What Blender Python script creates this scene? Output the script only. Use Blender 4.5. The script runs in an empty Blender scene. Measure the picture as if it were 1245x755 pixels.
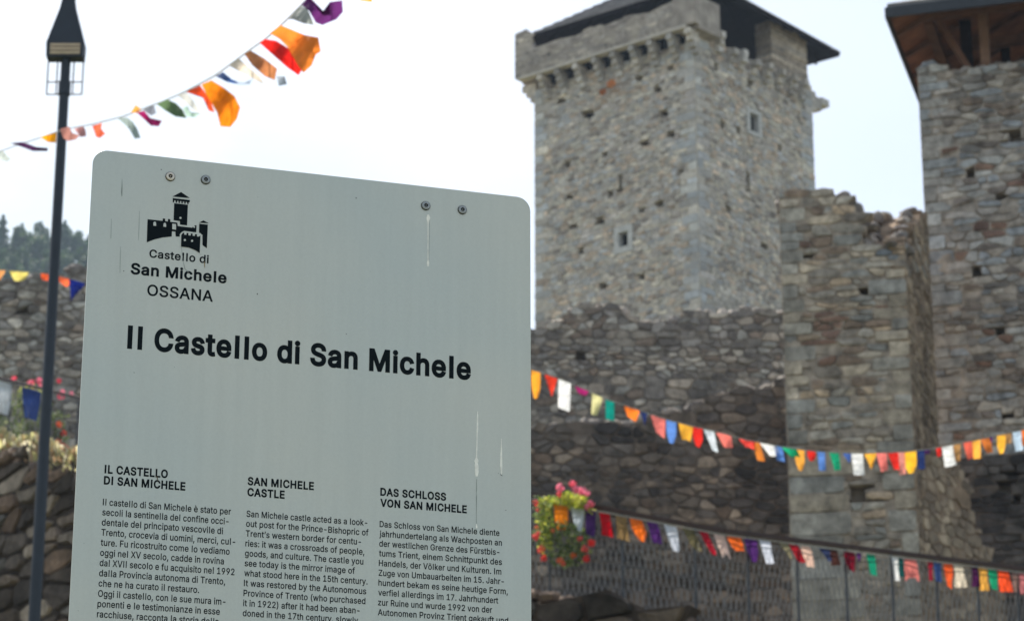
import bpy, bmesh, math, random, json
from mathutils import Vector, Matrix, geometry
random.seed(7)
S = bpy.context.scene
COL = S.collection
PI = math.pi
# ------------------------------------------------------------------ camera
FPX, HZ, CXP, CYP = 3300.0, 1105.0, 622.5, 377.5
TH = math.atan(HZ / FPX); CT, ST = math.cos(TH), math.sin(TH)
CAMZ = 1.6
CAM = Vector((0, 0, CAMZ))
cd = bpy.data.cameras.new('camera'); cam = bpy.data.objects.new('camera', cd); COL.objects.link(cam)
cam.location = CAM; cam.rotation_euler = (PI / 2 + TH, 0, 0)
cd.sensor_width = 36; cd.lens = FPX / 1245 * 36
cd.clip_start = .1; cd.clip_end = 3000
cd.dof.use_dof = True; cd.dof.focus_distance = 4.18 ; cd.dof.aperture_fstop = 15.0
S.camera = cam
# ------------------------------------------------------------------ light
SUN_EL, SUN_AZ = math.radians(50), math.radians(-28)      # azimuth from +Y towards +X
W = bpy.data.worlds.new('World'); S.world = W; W.use_nodes = True
wn = W.node_tree; wn.nodes.clear()
sky = wn.nodes.new('ShaderNodeTexSky'); sky.sky_type = 'NISHITA'; sky.sun_disc = False
sky.sun_elevation = SUN_EL; sky.sun_rotation = SUN_AZ; sky.air_density = 1.0; sky.dust_density = 3.0; sky.ozone_density = 1.0
tc = wn.nodes.new('ShaderNodeTexCoord')
mp = wn.nodes.new('ShaderNodeMapping'); mp.inputs['Scale'].default_value = (1, 1, 2.6)
nz = wn.nodes.new('ShaderNodeTexNoise'); nz.inputs['Scale'].default_value = 3.2; nz.inputs['Detail'].default_value = 7; nz.inputs['Roughness'].default_value = .55
rp = wn.nodes.new('ShaderNodeValToRGB'); rp.color_ramp.elements[0].position = .40; rp.color_ramp.elements[1].position = .62
rp.color_ramp.elements[0].color = (.12, .12, .12, 1); rp.color_ramp.elements[1].color = (.88, .88, .88, 1)
mx = wn.nodes.new('ShaderNodeMix'); mx.data_type = 'RGBA'
mx.inputs['B'].default_value = (5.1, 5.75, 6.3, 1)
bg = wn.nodes.new('ShaderNodeBackground'); bg.inputs['Strength'].default_value = .085
wo = wn.nodes.new('ShaderNodeOutputWorld')
L = wn.links.new
L(tc.outputs['Generated'], mp.inputs['Vector']); L(mp.outputs[0], nz.inputs['Vector']); L(nz.outputs['Fac'], rp.inputs['Fac'])
L(rp.outputs['Color'], mx.inputs['Factor']); L(sky.outputs[0], mx.inputs['A']); L(mx.outputs['Result'], bg.inputs['Color']); L(bg.outputs[0], wo.inputs[0])
sd = bpy.data.lights.new('sun', 'SUN'); sd.energy = 4.5; sd.angle = math.radians(.5); sd.color = (1, .93, .82)
so = bpy.data.objects.new('sun', sd); COL.objects.link(so)
sv = Vector((math.sin(SUN_AZ) * math.cos(SUN_EL), math.cos(SUN_AZ) * math.cos(SUN_EL), math.sin(SUN_EL)))
so.rotation_euler = sv.to_track_quat('Z', 'Y').to_euler(); so.location = (0, 0, 60)
S.view_settings.view_transform = 'Standard'; S.view_settings.look = 'None'
S.view_settings.exposure = 1.06; S.view_settings.gamma = 1
S.cycles.max_bounces = 6; S.cycles.transparent_max_bounces = 6; S.cycles.volume_bounces = 0

# ------------------------------------------------------------------ helpers
def ray(px, py):
    x = (px - CXP) / FPX; y = -(py - CYP) / FPX
    return Vector((x, CT - ST * y, ST + CT * y))
def at(px, py, Y):
    d = ray(px, py); return CAM + d * (Y / d.y)
def atz(px, py, z):
    d = ray(px, py); return CAM + d * ((z - CAMZ) / d.z)
def proj(P):
    v = P - CAM; f = v.y * CT + v.z * ST
    return (CXP + FPX * v.x / f, CYP - FPX * (-v.y * ST + v.z * CT) / f)
def lin(c):
    return tuple([((v / 255) / 12.92 if v / 255 <= .04045 else ((v / 255 + .055) / 1.055) ** 2.4) for v in c] + [1])
def inpoly(x, y, P):
    r = False; j = len(P) - 1
    for i in range(len(P)):
        xi, yi = P[i]; xj, yj = P[j]
        if (yi > y) != (yj > y) and x < (xj - xi) * (y - yi) / (yj - yi) + xi: r = not r
        j = i
    return r
def interp(pts, x):
    if x <= pts[0][0]: return pts[0][1]
    for (a, b), (c, d) in zip(pts, pts[1:]):
        if x <= c: return b + (d - b) * (x - a) / max(1e-9, c - a)
    return pts[-1][1]

def nodes(m):
    m.use_nodes = True; n = m.node_tree; n.nodes.clear()
    out = n.nodes.new('ShaderNodeOutputMaterial'); b = n.nodes.new('ShaderNodeBsdfPrincipled')
    n.links.new(b.outputs[0], out.inputs[0]); return n, b, out
def mat(name, col, rough=.7, metal=0.0, var=.15, scale=8.0, bump=.2, spec=.4, streak=None):
    m = bpy.data.materials.new(name); n, b, out = nodes(m)
    g = n.nodes.new('ShaderNodeNewGeometry'); t = n.nodes.new('ShaderNodeTexNoise'); t.inputs['Scale'].default_value = scale; t.inputs['Detail'].default_value = 6
    src = g.outputs['Position']
    if streak:
        q = n.nodes.new('ShaderNodeMapping'); q.inputs['Scale'].default_value = streak; n.links.new(src, q.inputs[0]); src = q.outputs[0]
    n.links.new(src, t.inputs['Vector'])
    mr = n.nodes.new('ShaderNodeMapRange'); mr.inputs['From Min'].default_value = .3; mr.inputs['From Max'].default_value = .7
    mr.inputs['To Min'].default_value = 1 - var; mr.inputs['To Max'].default_value = 1 + var
    n.links.new(t.outputs['Fac'], mr.inputs['Value'])
    h = n.nodes.new('ShaderNodeHueSaturation'); h.inputs['Color'].default_value = (*col[:3], 1); n.links.new(mr.outputs[0], h.inputs['Value'])
    n.links.new(h.outputs[0], b.inputs['Base Color'])
    b.inputs['Roughness'].default_value = rough; b.inputs['Metallic'].default_value = metal; b.inputs['Specular IOR Level'].default_value = spec
    if bump:
        bp = n.nodes.new('ShaderNodeBump'); bp.inputs['Strength'].default_value = bump; bp.inputs['Distance'].default_value = .02
        n.links.new(t.outputs['Fac'], bp.inputs['Height']); n.links.new(bp.outputs[0], b.inputs['Normal'])
    return m
def stone_mat(name, cols, k=1.0, dirt=.35, dscale=.8, amp=.64):
    """one colour per stone (object random + island random), grain and weather on top"""
    m = bpy.data.materials.new(name); n, b, out = nodes(m); N = n.nodes.new; K = n.links.new
    g = N('ShaderNodeNewGeometry'); oi = N('ShaderNodeObjectInfo')
    a = N('ShaderNodeMath'); a.operation = 'ADD'; K(g.outputs['Random Per Island'], a.inputs[0]); K(oi.outputs['Random'], a.inputs[1])
    f = N('ShaderNodeMath'); f.operation = 'FRACT'; K(a.outputs[0], f.inputs[0])
    r = N('ShaderNodeValToRGB'); r.color_ramp.interpolation = 'CONSTANT'
    e = r.color_ramp.elements
    for i, c in enumerate(cols):
        el = e[i] if i < 2 else e.new(i / len(cols))
        el.position = i / len(cols)
        q = lin(c); el.color = (q[0] * k, q[1] * k, q[2] * k, 1)
    K(f.outputs[0], r.inputs['Fac'])
    f2 = N('ShaderNodeMath'); f2.operation = 'MULTIPLY'; f2.inputs[1].default_value = 17.31; K(f.outputs[0], f2.inputs[0])
    f3 = N('ShaderNodeMath'); f3.operation = 'FRACT'; K(f2.outputs[0], f3.inputs[0])
    t = N('ShaderNodeTexNoise'); t.inputs['Scale'].default_value = 5; t.inputs['Detail'].default_value = 9; t.inputs['Roughness'].default_value = .74
    K(g.outputs['Position'], t.inputs['Vector'])
    t2 = N('ShaderNodeTexNoise'); t2.inputs['Scale'].default_value = dscale; t2.inputs['Detail'].default_value = 5; K(g.outputs['Position'], t2.inputs['Vector'])
    v1 = N('ShaderNodeMapRange'); v1.inputs['From Min'].default_value = .28; v1.inputs['From Max'].default_value = .72; v1.inputs['To Min'].default_value = 1 - amp; v1.inputs['To Max'].default_value = 1 + amp; K(t.outputs['Fac'], v1.inputs['Value'])
    v2 = N('ShaderNodeMapRange'); v2.inputs['To Min'].default_value = .8; v2.inputs['To Max'].default_value = 1.2; K(f3.outputs[0], v2.inputs['Value'])
    v3 = N('ShaderNodeMapRange'); v3.inputs['From Min'].default_value = .3; v3.inputs['From Max'].default_value = .7; v3.inputs['To Min'].default_value = 1 - dirt; v3.inputs['To Max'].default_value = 1 + dirt * .6; K(t2.outputs['Fac'], v3.inputs['Value'])
    m1 = N('ShaderNodeMath'); m1.operation = 'MULTIPLY'; K(v1.outputs[0], m1.inputs[0]); K(v2.outputs[0], m1.inputs[1])
    m2 = N('ShaderNodeMath'); m2.operation = 'MULTIPLY'; K(m1.outputs[0], m2.inputs[0]); K(v3.outputs[0], m2.inputs[1])
    h = N('ShaderNodeHueSaturation'); K(m2.outputs[0], h.inputs['Value']); K(r.outputs['Color'], h.inputs['Color'])
    K(h.outputs[0], b.inputs['Base Color']); b.inputs['Roughness'].default_value = .9; b.inputs['Specular IOR Level'].default_value = .25
    bp = N('ShaderNodeBump'); bp.inputs['Strength'].default_value = .6; bp.inputs['Distance'].default_value = .03
    K(t.outputs['Fac'], bp.inputs['Height']); K(bp.outputs[0], b.inputs['Normal'])
    return m
def cloth(name, col, k=1.0):
    m = bpy.data.materials.new(name); n, b, out = nodes(m)
    q = lin(col); c = (q[0] * k, q[1] * k, q[2] * k, 1)
    b.inputs['Base Color'].default_value = c; b.inputs['Roughness'].default_value = .75; b.inputs['Specular IOR Level'].default_value = .2
    tr = n.nodes.new('ShaderNodeBsdfTranslucent'); g = n.nodes.new('ShaderNodeNewGeometry'); t = n.nodes.new('ShaderNodeTexNoise'); t.inputs['Scale'].default_value = 11; t.inputs['Detail'].default_value = 4
    n.links.new(g.outputs['Position'], t.inputs['Vector']); bp = n.nodes.new('ShaderNodeBump'); bp.inputs['Strength'].default_value = 1; bp.inputs['Distance'].default_value = .04; n.links.new(t.outputs['Fac'], bp.inputs['Height']); n.links.new(bp.outputs[0], b.inputs['Normal']); n.links.new(bp.outputs[0], tr.inputs['Normal'])
    mr = n.nodes.new('ShaderNodeMapRange'); mr.inputs['From Min'].default_value = .3; mr.inputs['From Max'].default_value = .7; mr.inputs['To Min'].default_value = .8; mr.inputs['To Max'].default_value = 1.15; n.links.new(t.outputs['Fac'], mr.inputs['Value'])
    h = n.nodes.new('ShaderNodeHueSaturation'); h.inputs['Color'].default_value = c; n.links.new(mr.outputs[0], h.inputs['Value']); n.links.new(h.outputs[0], b.inputs['Base Color']); n.links.new(h.outputs[0], tr.inputs[0])
    mi = n.nodes.new('ShaderNodeMixShader'); mi.inputs[0].default_value = .5
    n.links.new(b.outputs[0], mi.inputs[1]); n.links.new(tr.outputs[0], mi.inputs[2]); n.links.new(mi.outputs[0], out.inputs[0])
    return m

class MB:
    def __init__(s): s.v = []; s.f = []; s.m = []
    def add(s, verts, faces, mi=0):
        o = len(s.v); s.v += [tuple(p) for p in verts]; s.f += [tuple(i + o for i in f) for f in faces]; s.m += [mi] * len(faces)
    def box(s, o, ax, ay, az, mi=0):
        """o corner, three edge vectors"""
        o, ax, ay, az = map(Vector, (o, ax, ay, az))
        V = [o, o + ax, o + ax + ay, o + ay, o + az, o + ax + az, o + ax + ay + az, o + ay + az]
        F = [(0, 3, 2, 1), (4, 5, 6, 7), (0, 1, 5, 4), (1, 2, 6, 5), (2, 3, 7, 6), (3, 0, 4, 7)]
        if ax.cross(ay).dot(az) < 0: F = [f[::-1] for f in F]
        s.add(V, F, mi)
    def bar(s, a, b, r, n=6, r2=None, mi=0, cap=True):
        a, b = Vector(a), Vector(b); d = (b - a)
        if d.length < 1e-6: return
        d.normalize(); x = d.orthogonal().normalized(); y = d.cross(x); r2 = r if r2 is None else r2
        V = [a + (x * math.cos(2 * PI * i / n) + y * math.sin(2 * PI * i / n)) * r for i in range(n)] + [b + (x * math.cos(2 * PI * i / n) + y * math.sin(2 * PI * i / n)) * r2 for i in range(n)]
        F = [(i, (i + 1) % n, n + (i + 1) % n, n + i) for i in range(n)]
        if cap: F += [tuple(range(n))[::-1], tuple(range(n, 2 * n))]
        s.add(V, F, mi)
    def tube(s, pts, r, n=5, mi=0):
        for a, b in zip(pts, pts[1:]): s.bar(a, b, r, n, mi=mi)
    def build(s, name, mats, parent=None, origin=None, smooth=False):
        me = bpy.data.meshes.new(name)
        o = Vector(origin) if origin is not None else Vector((0, 0, 0))
        if origin is not None: vs = [(p[0] - o.x, p[1] - o.y, p[2] - o.z) for p in s.v]
        else: vs = s.v
        me.from_pydata(vs, [], s.f)
        if not isinstance(mats, (list, tuple)): mats = [mats]
        for m in mats: me.materials.append(m)
        if len(mats) > 1: me.polygons.foreach_set('material_index', s.m)
        if smooth: me.polygons.foreach_set('use_smooth', [True] * len(me.polygons))
        me.update()
        ob = bpy.data.objects.new(name, me); COL.objects.link(ob)
        ob.location = o
        if parent is not None:
            ob.parent = parent; ob.location = o - Vector(parent.location) if origin is not None else -Vector(parent.location)
        return ob
def thing(name, label, cat, loc=(0, 0, 0), group=None):
    o = bpy.data.objects.new(name, None); COL.objects.link(o); o.location = loc; o.empty_display_size = .3
    o['label'] = label; o['category'] = cat
    if group: o['group'] = group
    return o
def clip(P, a, b, c):
    """keep a*x+b*y<=c"""
    R = []; n = len(P)
    for i in range(n):
        p = P[i]; q = P[(i + 1) % n]; dp = a * p[0] + b * p[1] - c; dq = a * q[0] + b * q[1] - c
        if dp <= 0: R.append(p)
        if (dp < 0 < dq) or (dq < 0 < dp):
            t = dp / (dp - dq); R.append((p[0] + (q[0] - p[0]) * t, p[1] + (q[1] - p[1]) * t))
    return R
def area_c(P):
    A = cx = cy = 0
    for i in range(len(P)):
        x0, y0 = P[i]; x1, y1 = P[(i + 1) % len(P)]; k = x0 * y1 - x1 * y0; A += k; cx += (x0 + x1) * k; cy += (y0 + y1) * k
    A /= 2
    if abs(A) < 1e-9: return 0, P[0]
    return A, (cx / 6 / A, cy / 6 / A)
class Face:
    """vertical wall face: origin, azimuth of its run (from +X towards +Y)"""
    def __init__(s, O, az):
        s.O = Vector((O.x, O.y, 0)); s.u = Vector((math.cos(az), math.sin(az), 0)); s.n = Vector((s.u.y, -s.u.x, 0))
        if s.n.dot(Vector((-s.O.x, -s.O.y, 0))) < 0: s.n = -s.n
    def px(s, x, y, d=0):
        r = ray(x, y); t = ((s.O + s.n * d) - CAM).dot(s.n) / r.dot(s.n); P = CAM + r * t
        return ((P - s.O).dot(s.u), P.z)
    def pt(s, a, z, d=0): return s.O + s.u * a + s.n * d + Vector((0, 0, z))
def seen(P, m=25):
    x, y = proj(P)
    if not (-m < x < 1245 + m and -m < y < 755 + m): return False
    if 108 < x < 640 and y > 190 + (x - 125) * .115: return False
    return True
def masonry(face, s0, s1, z0, prof, w, h, holes=(), quoins=(), rnd=None, proud=.05, gap=.018, depth=.3, matf=None, margin=70, jit=.33, chip=.035, mortf=None):
    """irregular coursed rubble as Voronoi cells of jittered courses. returns stones [(area_px, centre, verts, faces, mat)], mortar MB"""
    rnd = rnd or random.Random(3)
    k = h / w; zt = max(p[1] for p in prof) + h
    seeds = []; z = z0 - h * 1.5
    while z < zt + h:
        rh = h * rnd.choice((.5, .7, .9, 1.1, 1.35, 1.6)) * rnd.uniform(.9, 1.1); s = s0 - w * rnd.uniform(1, 2)
        while s < s1 + 2 * w:
            rw = w * rnd.choice((.35, .5, .7, .9, 1.1, 1.5, 2.1)) * rnd.uniform(.8, 1.2)
            seeds.append(((s + rw / 2 + rnd.uniform(-.1, .1) * w) * k, z + rh / 2 + rnd.uniform(-jit, jit) * rh)); s += rw
        z += rh
    cell = h * 1.6; grid = {}
    for i, (x, y) in enumerate(seeds): grid.setdefault((int(x // cell), int(y // cell)), []).append(i)
    stones = []; mortar = MB()
    def fill(P, mi=0):
        A, c = area_c(P)
        if abs(A) < 1e-5: return
        dz_ = rnd.uniform(-.035, .012) - .3 * max(0, proud - .06)
        if A < 0: P = P[::-1]
        n = len(P)
        # mortar cell, recessed
        V = [face.pt(a, b, dz_) for a, b in P] + [face.pt(a, b, -depth) for a, b in P]
        mortar.add(V, [tuple(range(n))] + [(i, (i + 1) % n, n + (i + 1) % n, n + i)[::-1] for i in range(n)], mi)
    def emit(P, quoin=False):
        A, c = area_c(P)
        if abs(A) < w * h * .06: return
        if A < 0: P = P[::-1]
        cx, cz = c; C = face.pt(cx, cz); n = len(P)
        # round the corners, shrink for the joint
        R = []
        for i in range(n):
            p0 = P[i - 1]; p = P[i]; p1 = P[(i + 1) % n]; q = .08 if quoin else rnd.uniform(.16, .3)
            R.append((p[0] + (p0[0] - p[0]) * q, p[1] + (p0[1] - p[1]) * q)); R.append((p[0] + (p1[0] - p[0]) * q, p[1] + (p1[1] - p[1]) * q))
        if len(R) > 14: R = R[::2] if len(P) > 9 else R
        rad = math.sqrt(abs(A)); g = gap * rnd.choice((.1, .5, 1, 1.4, 2.4))
        def sh(p, e):
            dx, dz = p[0] - cx, p[1] - cz; L_ = math.hypot(dx, dz) + 1e-6; f = max(.3, 1 - e / L_); return (cx + dx * f, cz + dz * f)
        pr = proud * rnd.uniform(.3, 1.3); tl = rnd.uniform(-.5, .5) * proud; tv = rnd.uniform(-.5, .5) * proud
        n = len(R); V = []
        for p in R: a, b = sh(p, g); V.append(face.pt(a, b, -.05))
        for p in R:
            a, b = sh(p, g + (.012 if quoin else rad * .07)); V.append(face.pt(a, b, pr * .75 + tl * (a - cx) / rad + tv * (b - cz) / rad + rnd.uniform(-.15, .15) * proud))
        V.append(face.pt(cx + rnd.uniform(-.15, .15) * rad, cz + rnd.uniform(-.15, .15) * rad, pr * rnd.uniform(.7, 1.1)))
        F = [(i, (i + 1) % n, n + (i + 1) % n, n + i) for i in range(n)] + [(n + i, n + (i + 1) % n, 2 * n) for i in range(n)]
        x, y = proj(C); x1, y1 = proj(face.pt(cx + rad / 2, cz)); x2, y2 = proj(face.pt(cx, cz + rad / 2))
        ap = 4 * abs((x1 - x) * (y2 - y) - (x2 - x) * (y1 - y)) if seen(C) else 0
        mi = matf(x, y, cx, cz, quoin) if matf else 0
        stones.append((ap, C, V, F, mi))
    rects = list(holes) + list(quoins)
    for i, (x, y) in enumerate(seeds):
        s = x / k
        if not (s0 - w < s < s1 + w) or y > interp(prof, s) or y < z0 - h: continue
        X, Y_ = proj(face.pt(s, y))
        if not (-margin < X < 1245 + margin and -margin < Y_ < 755 + margin): continue
        P = [(x - 2 * h, y - 2 * h), (x + 2 * h, y - 2 * h), (x + 2 * h, y + 2 * h), (x - 2 * h, y + 2 * h)]
        gx, gy = int(x // cell), int(y // cell); nb = []
        for a in (-2, -1, 0, 1, 2):
            for b in (-2, -1, 0, 1, 2):
                for j in grid.get((gx + a, gy + b), ()):
                    if j != i: nb.append(((seeds[j][0] - x) ** 2 + (seeds[j][1] - y) ** 2, j))
        nb.sort()
        for d2, j in nb[:16]:
            a, b = seeds[j][0] - x, seeds[j][1] - y
            P = clip(P, a, b, a * (seeds[j][0] + x) / 2 + b * (seeds[j][1] + y) / 2)
            if len(P) < 3: break
        if len(P) < 3: continue
        P = [(a / k, b) for a, b in P]
        P = clip(P, -1, 0, -s0); 
        if len(P) < 3: continue
        P = clip(P, 1, 0, s1)
        if len(P) < 3: continue
        P = clip(P, 0, -1, -z0)
        if len(P) < 3: continue
        def carve(P, rects):
            A, c = area_c(P)
            for (a0, b0, a1, b1) in rects:
                if max(p[0] for p in P) <= a0 or min(p[0] for p in P) >= a1 or max(p[1] for p in P) <= b0 or min(p[1] for p in P) >= b1: continue
                e = max([((a0 - c[0]) * k, (1, 0, a0)), ((c[0] - a1) * k, (-1, 0, -a1)), (b0 - c[1], (0, 1, b0)), (c[1] - b1, (0, -1, -b1))])
                if e[0] < -.12 * h: return None
                P = clip(P, *e[1])
                if len(P) < 3: return None
                A, c = area_c(P)
            return P
        P = carve(P, holes)
        if P is None: continue
        fill(P, mortf(X, Y_) if mortf else 0); P = carve(P, quoins)
        if P is not None and rnd.random() < chip: continue
        ok = P is not None
        if ok: emit(P)
    for (a0, b0, a1, b1) in quoins:
        e = .02
        emit([(a0 + rnd.uniform(0, e), b0), (a1 - rnd.uniform(0, e), b0 + rnd.uniform(0, e)), (a1, b1 - rnd.uniform(0, e)), (a0, b1)], True)
    return stones, mortar
def lump(C, r, rnd, u, v, mi=0):
    """irregular block lying on a wall top"""
    V = []; F = []
    ring = 7; lay = [(-.9, .85), (-.05, 1.08), (.5, .88), (.84, .52)]
    ph = rnd.uniform(0, 6)
    for z, q in lay:
        for i in range(ring):
            a = 2 * PI * i / ring + ph; V.append(C + u * (r[0] * q * math.cos(a) * rnd.uniform(.68, 1.22)) + v * (r[1] * q * math.sin(a) * rnd.uniform(.68, 1.22)) + Vector((0, 0, r[2] * (z + rnd.uniform(-.15, .15)))))
    V.append(C + Vector((0, 0, r[2] * 1.0)))
    for l in range(3):
        for i in range(ring): F.append((l * ring + i, l * ring + (i + 1) % ring, (l + 1) * ring + (i + 1) % ring, (l + 1) * ring + i))
    for i in range(ring): F.append((3 * ring + i, 3 * ring + (i + 1) % ring, 4 * ring))
    F.append(tuple(range(ring))[::-1])
    x, y = proj(C); ap = 0
    if seen(C):
        f = (C - CAM).length; ap = (r[0] * r[2] * 4) * (FPX / f) ** 2
    return (ap, C, V, F, mi)
def crest(face, s0, s1, prof, T, size, rnd, mi=0, d0=.0, rows=None, margin=70):
    R = []; size = size * .74; rows = rows or max(2, int(T / (size * 1.3)))
    for k in range(rows):
        s = s0 + rnd.uniform(0, size)
        while s < s1:
            r = (size * rnd.uniform(.35, .8), size * rnd.uniform(.35, .6), size * rnd.uniform(.2, .48))
            C = face.pt(s, interp(prof, s) + r[2] * rnd.uniform(-.45, .55), d0 - (k + .5) * T / rows)
            X, Y_ = proj(C)
            if -margin < X < 1245 + margin and -margin < Y_ < 755 + margin: R.append(lump(C, r, rnd, face.u, face.n, mi))
            s += r[0] * rnd.uniform(1.3, 2.0)
    return R
def place_stones(root, stones, mats, maxn=300, minarea=60, shape='stone'):
    st = sorted(stones, key=lambda q: -q[0]); top = [q for q in st[:maxn] if q[0] >= minarea]; rest = st[len(top):]
    for ap, C, V, F, mi in top:
        me = bpy.data.meshes.new(shape); me.from_pydata([tuple(p - C) for p in V], [], F); me.materials.append(mats[mi]); me.update()
        ob = bpy.data.objects.new(shape, me); COL.objects.link(ob); ob.parent = root; ob.location = C - Vector(root.location)
    if rest:
        mb = MB()
        for ap, C, V, F, mi in rest: mb.add(V, F, mi)
        o = mb.build('small_stonework', mats, root); o['kind'] = 'stuff'
def core(face, s0, s1, z0, prof, d1, d2, step=.4, drop=.08, rnd=None):
    """solid body of a wall between depths d1 (front) and d2 (back) under a profile"""
    rnd = rnd or random.Random(1); mb = MB(); n = max(1, int((s1 - s0) / step)); V = []; F = []
    for i in range(n + 1):
        s = s0 + (s1 - s0) * i / n; z = interp(prof, s) - drop + rnd.uniform(-.05, .05) * min(1, step * 2)
        V += [face.pt(s, z0, d1), face.pt(s, z, d1), face.pt(s, z + rnd.uniform(-.03, .03), d2), face.pt(s, z0, d2)]
    for i in range(n):
        a = i * 4; b = a + 4
        F += [(a, b, b + 1, a + 1), (a + 1, b + 1, b + 2, a + 2), (a + 2, b + 2, b + 3, a + 3)]
    F += [(0, 1, 2, 3), (4 * n + 3, 4 * n + 2, 4 * n + 1, 4 * n)]
    mb.add(V, F); return mb

# ------------------------------------------------------------------ materials
KS = 1.0
TOWER = [(190, 180, 167), (174, 168, 160), (200, 189, 171), (166, 157, 148), (182, 173, 164), (194, 174, 153), (172, 170, 168), (184, 177, 163), (146, 136, 127), (176, 158, 140)]
QUOIN = [(182, 181, 178), (172, 172, 170), (188, 184, 175), (174, 168, 160), (168, 165, 160), (184, 175, 162)]
WALLA = [(132, 124, 114), (117, 111, 105), (143, 132, 120), (105, 99, 94), (124, 119, 114), (140, 136, 129), (114, 101, 90), (162, 154, 143), (97, 91, 86)]
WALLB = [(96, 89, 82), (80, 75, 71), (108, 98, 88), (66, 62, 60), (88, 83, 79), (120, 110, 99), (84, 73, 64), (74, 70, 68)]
BUTT = [(138, 128, 115), (126, 118, 108), (148, 135, 118), (114, 105, 95), (138, 121, 103), (122, 119, 113), (142, 134, 123), (116, 100, 86), (146, 128, 108)]
RT = [(158, 150, 142), (142, 137, 131), (168, 159, 147), (130, 123, 116), (150, 139, 127), (140, 141, 142), (160, 156, 150), (132, 117, 104), (118, 108, 100)]
M = {}
M['tower'] = stone_mat('tower_stone', TOWER, k=1.12, dirt=.25, amp=.42); M['tower_q'] = stone_mat('tower_quoin', QUOIN, k=1.1, dirt=.12, amp=.3)
M['pier'] = stone_mat('pier_stone', [(170, 154, 134), (156, 144, 130), (182, 166, 146), (146, 132, 118)]); M['pale'] = stone_mat('pale_plaster', [(196, 188, 176), (184, 176, 166)], dirt=.2)
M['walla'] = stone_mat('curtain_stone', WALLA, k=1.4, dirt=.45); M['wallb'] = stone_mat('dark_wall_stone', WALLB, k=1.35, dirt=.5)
M['sunlit_rim'] = stone_mat('sunlit_crest_stone', [(166, 156, 146), (140, 132, 126), (116, 108, 102), (178, 166, 154)], dirt=.3)  # crest stones coloured paler than the walls, painting in a sunlit rim
M['butt'] = stone_mat('buttress_stone', BUTT, k=1.5, dirt=.35); M['butt_q'] = stone_mat('buttress_block', [(132, 126, 116), (121, 116, 108), (140, 129, 114), (126, 123, 117)], k=1.5, dirt=.35)
M['red'] = stone_mat('reddish_stone', [(134, 106, 90), (122, 98, 86), (140, 114, 98)], dirt=.3)
M['blue'] = stone_mat('bluish_stone', [(112, 116, 120), (126, 128, 130)], dirt=.2)
M['rt'] = stone_mat('right_tower_stone', RT, k=1.15, dirt=.35); M['rt_q'] = stone_mat('right_tower_quoin', [(160, 161, 160), (148, 149, 150), (166, 163, 157), (152, 146, 138)], dirt=.25)
M['dark'] = stone_mat('dark_and_shaded_stone', [(84, 80, 78), (72, 69, 68), (98, 93, 89), (62, 59, 58)], dirt=.4)  # dark wall patches, and painted shadow low on the roofed tower
M['brown'] = stone_mat('brown_rubble', [(156, 138, 118), (142, 126, 108), (166, 148, 126), (130, 114, 98)], dirt=.45)
M['dry'] = stone_mat('dry_wall_stone', [(112, 98, 84), (92, 82, 73), (130, 114, 98), (76, 66, 57), (106, 100, 92), (114, 94, 77), (68, 60, 53), (146, 132, 116)], dirt=.5)
M['mort_t'] = mat('tower_mortar', lin((188, 177, 160)), .95, var=.32, scale=5, bump=.5)
M['mort_a'] = mat('curtain_mortar', lin((122, 114, 105)), .95, var=.55, scale=5, bump=.5)
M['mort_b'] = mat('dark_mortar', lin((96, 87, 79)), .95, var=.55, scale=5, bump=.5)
M['mort_u'] = mat('buttress_mortar', lin((152, 139, 125)), .95, var=.5, scale=5, bump=.5)
M['mort_r'] = mat('right_tower_mortar', lin((158, 147, 135)), .95, var=.5, scale=5, bump=.5)
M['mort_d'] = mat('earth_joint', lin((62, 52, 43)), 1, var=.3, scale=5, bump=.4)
M['mort_br'] = mat('brown_render', lin((134, 114, 94)), 1, var=.45, scale=3.5, bump=.8)
M['plaster'] = mat('parapet_plaster', lin((160, 149, 137)), .95, var=.34, scale=1.7, bump=.8)
M['slate'] = mat('roof_slate', lin((112, 108, 106)), .8, var=.35, scale=2.5, bump=.6)
M['roofdark'] = mat('roof_dark_wood', lin((30, 25, 28)), .95, spec=.1, var=.3, scale=2, bump=.3, streak=(1, 1, 6))
M['board'] = mat('brown_board', lin((140, 92, 64)), .8, var=.35, scale=3, bump=.3)
M['beam'] = mat('beam_wood', lin((112, 78, 58)), .8, var=.3, scale=4, bump=.3)
M['post'] = mat('weathered_post', lin((128, 98, 78)), .8, var=.25, scale=4, bump=.3)
M['fascia'] = mat('dark_metal_fascia', lin((52, 54, 58)), .5, metal=.3, var=.15, bump=0)
M['pstone'] = stone_mat('parapet_stone', [(172, 160, 146), (160, 151, 141), (180, 168, 152), (150, 140, 130)], k=1.0, dirt=.3); M['surround'] = mat('window_stone', lin((188, 185, 178)), .9, var=.25, bump=.2); M['corbel'] = stone_mat('corbel_stone', [(196, 186, 172), (178, 170, 160), (188, 182, 174)]); M['recess_shade'] = mat('painted_recess_shade', lin((18, 17, 18)), 1, spec=.05, var=.2, bump=0)  # last one is near-black, painting the shade inside holes and windows
M['ground'] = mat('grass_and_gravel', lin((96, 96, 70)), 1, var=.35, scale=1.2, bump=.6)
M['fence'] = mat('brown_iron_rail', lin((62, 46, 40)), .6, metal=.3, var=.2, bump=0)
M['fpost'] = mat('grey_iron_post', lin((74, 76, 80)), .6, metal=.3, var=.15, bump=0)
M['wire'] = mat('galvanised_wire', lin((128, 127, 126)), .7, metal=.0, var=.15, bump=0)
M['lamp'] = mat('anthracite_paint', lin((34, 42, 52)), .5, metal=0, var=.1, scale=12, bump=.05)
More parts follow.
